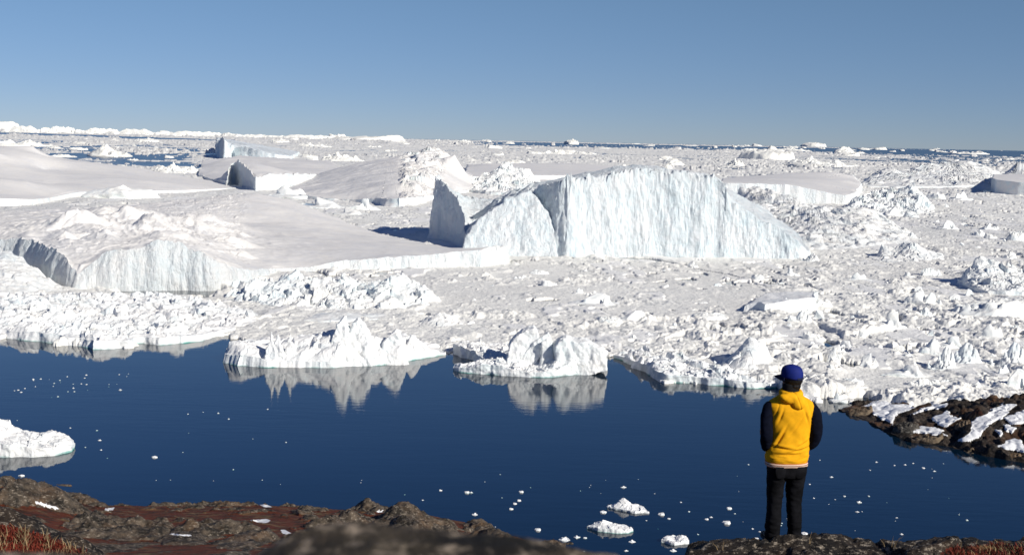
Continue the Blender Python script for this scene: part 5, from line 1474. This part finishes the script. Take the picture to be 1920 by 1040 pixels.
# head gear: everything turned with the head
HD = Matrix.Translation((hx, hy, 0)) @ Matrix.Rotation(HY, 4, 'Z')
def turn(v):
    mm = np.array(HD)
    return v @ mm[:3, :3].T + mm[:3, 3]
hv = [ell(np.array([0, -.012, 1.668]), (.090, .104, .098)), ell(np.array([0, -.040, 1.60]), (.070, .060, .055))]
union('hair', [(turn(v), q, t3) for v, q, t3 in hv], .006, M['hair'], PER, 3, lambda co: .003 * fbm3(co[:, 0] * 60, co[:, 1] * 60, co[:, 2] * 25, 2, 51))
v, q, t3 = loft([(1.50, .012, .004, .080, .078), (1.54, .012, .006, .083, .082), (1.575, .010, .010, .082, .082), (1.605, .008, .012, .080, .082), (1.62, .006, .012, .074, .078)], 40)
link('neck_warmer', mesh_np('neck_warmer', v, q, t3), M['gaiter'], PER)
# cap
a = np.linspace(0, 2 * math.pi, 48, endpoint=False)
rows = []
for t_, rs, zz in ((0, 1.0, 1.672), (.1, 1.012, 1.688), (.2, 1.015, 1.708), (.4, .99, 1.738), (.6, .90, 1.767), (.75, .74, 1.786), (.88, .50, 1.799), (.96, .25, 1.805), (1, .05, 1.807)):
    wx_, wy_ = .096 * rs, .110 * rs
    pan = 1 + .010 * np.abs(np.sin(a * 3)) * (1 - t_)
    dz = np.where(t_ < .15, .010 * np.cos(a - math.pi / 2) * 0 + (.018 * np.exp(-((a - 1.5 * math.pi) / .45) ** 2)), 0)
    rows.append(np.c_[wx_ * np.cos(a) * pan, wy_ * np.sin(a) * pan - .006, np.full(48, zz) + dz + .010 * np.sin(a) * (1 - t_)])
V = np.concatenate(rows); q = grid_quads(len(rows), 48, True)
V = np.r_[V, [[0, -.006, 1.807]]]
i = np.arange(48); l = (len(rows) - 1) * 48
cp = link('cap', mesh_np('cap', turn(V), q, np.c_[l + i, l + (i + 1) % 48, np.full(48, len(V) - 1)]), M['cap'], PER)
sol = cp.modifiers.new('thick', 'SOLIDIFY'); sol.thickness = .004; sol.offset = -1
# visor
vv = []; nv, mv = 17, 8
for j in range(mv):
    f_ = j / (mv - 1)
    for i_ in range(nv):
        an_ = math.pi * (0.12 + .76 * i_ / (nv - 1))
        bx, by = .098 * math.cos(an_), .110 * math.sin(an_) - .006
        L = .070 * math.sin(math.pi * i_ / (nv - 1)) ** .6
        vv.append((bx * (1 - .10 * f_), by + L * f_, 1.692 - .020 * f_ - .030 * (bx / .1) ** 2 * (.4 + .6 * f_)))
vo = link('visor', mesh_np('visor', turn(np.array(vv)), grid_quads(mv, nv)), M['capdark'], cp)
sol = vo.modifiers.new('thick', 'SOLIDIFY'); sol.thickness = .005
bt, q, t3 = ell(np.array([0, -.006, 1.809]), (.008, .008, .005), None, 12)
link('button', mesh_np('button', turn(bt), q, t3), M['cap'], cp)
# dark strap across the back opening
st = []
for zz, k in ((1.668, 1.0), (1.672, 1.03), (1.69, 1.035), (1.694, 1.0)):
    an_ = np.linspace(1.5 * math.pi - .75, 1.5 * math.pi + .75, 22)
    st.append(np.c_[.0975 * k * np.cos(an_), .1115 * k * np.sin(an_) - .006, np.full(22, zz - .008)])
link('strap', mesh_np('strap', turn(np.concatenate(st)), grid_quads(4, 22)), M['capdark'], cp)
# sunglasses
G_ = bpy.data.objects.new('sunglasses', None); COL.objects.link(G_); G_.parent = PER
for s in (-1, 1):
    v, q, t3 = ell(np.array([s * .034, .098, 1.655]), (.027, .007, .020), (0, 0, s * -.18), 20)
    link('lens', mesh_np('lens', turn(v), q, t3), M['lens'], G_)
    v, q, t3 = tube([(s * .060, .094, 1.660, .0035), (s * .078, .06, 1.660, .003), (s * .086, .01, 1.658, .003), (s * .086, -.015, 1.648, .003)], 10)
    link('temple', mesh_np('temple', turn(v), q, t3), M['lens'], G_)
v, q, t3 = tube([(-.010, .104, 1.659, .003), (0, .107, 1.661, .003), (.010, .104, 1.659, .003)], 8)
link('bridge', mesh_np('bridge', turn(v), q, t3), M['lens'], G_)
# shoes
for s, x0, yaw in ((-1, -.124, 8), (1, .104, -10)):
    vs = [ell(np.array([0, -.005, .055]), (.042, .06, .050)), ell(np.array([0, .09, .042]), (.046, .10, .036)), ell(np.array([0, .16, .036]), (.044, .06, .032))]
    R_ = np.array(Matrix.Rotation(rad(-s * 9), 3, 'Z'))
    sh = union('shoe', [(v @ R_.T + [x0, -.02, 0], q, t3) for v, q, t3 in vs], .006, M['shoe'], PER, 3)
    v, q, t3 = loft([(0, 0, .075, .046, .148, 2.6), (.006, 0, .075, .050, .152, 2.6), (.022, 0, .075, .050, .152, 2.6), (.026, 0, .075, .046, .148, 2.6)], 36)
    link('sole', mesh_np('sole', v @ R_.T + [x0, -.02, 0], q, t3), M['sole'], sh)
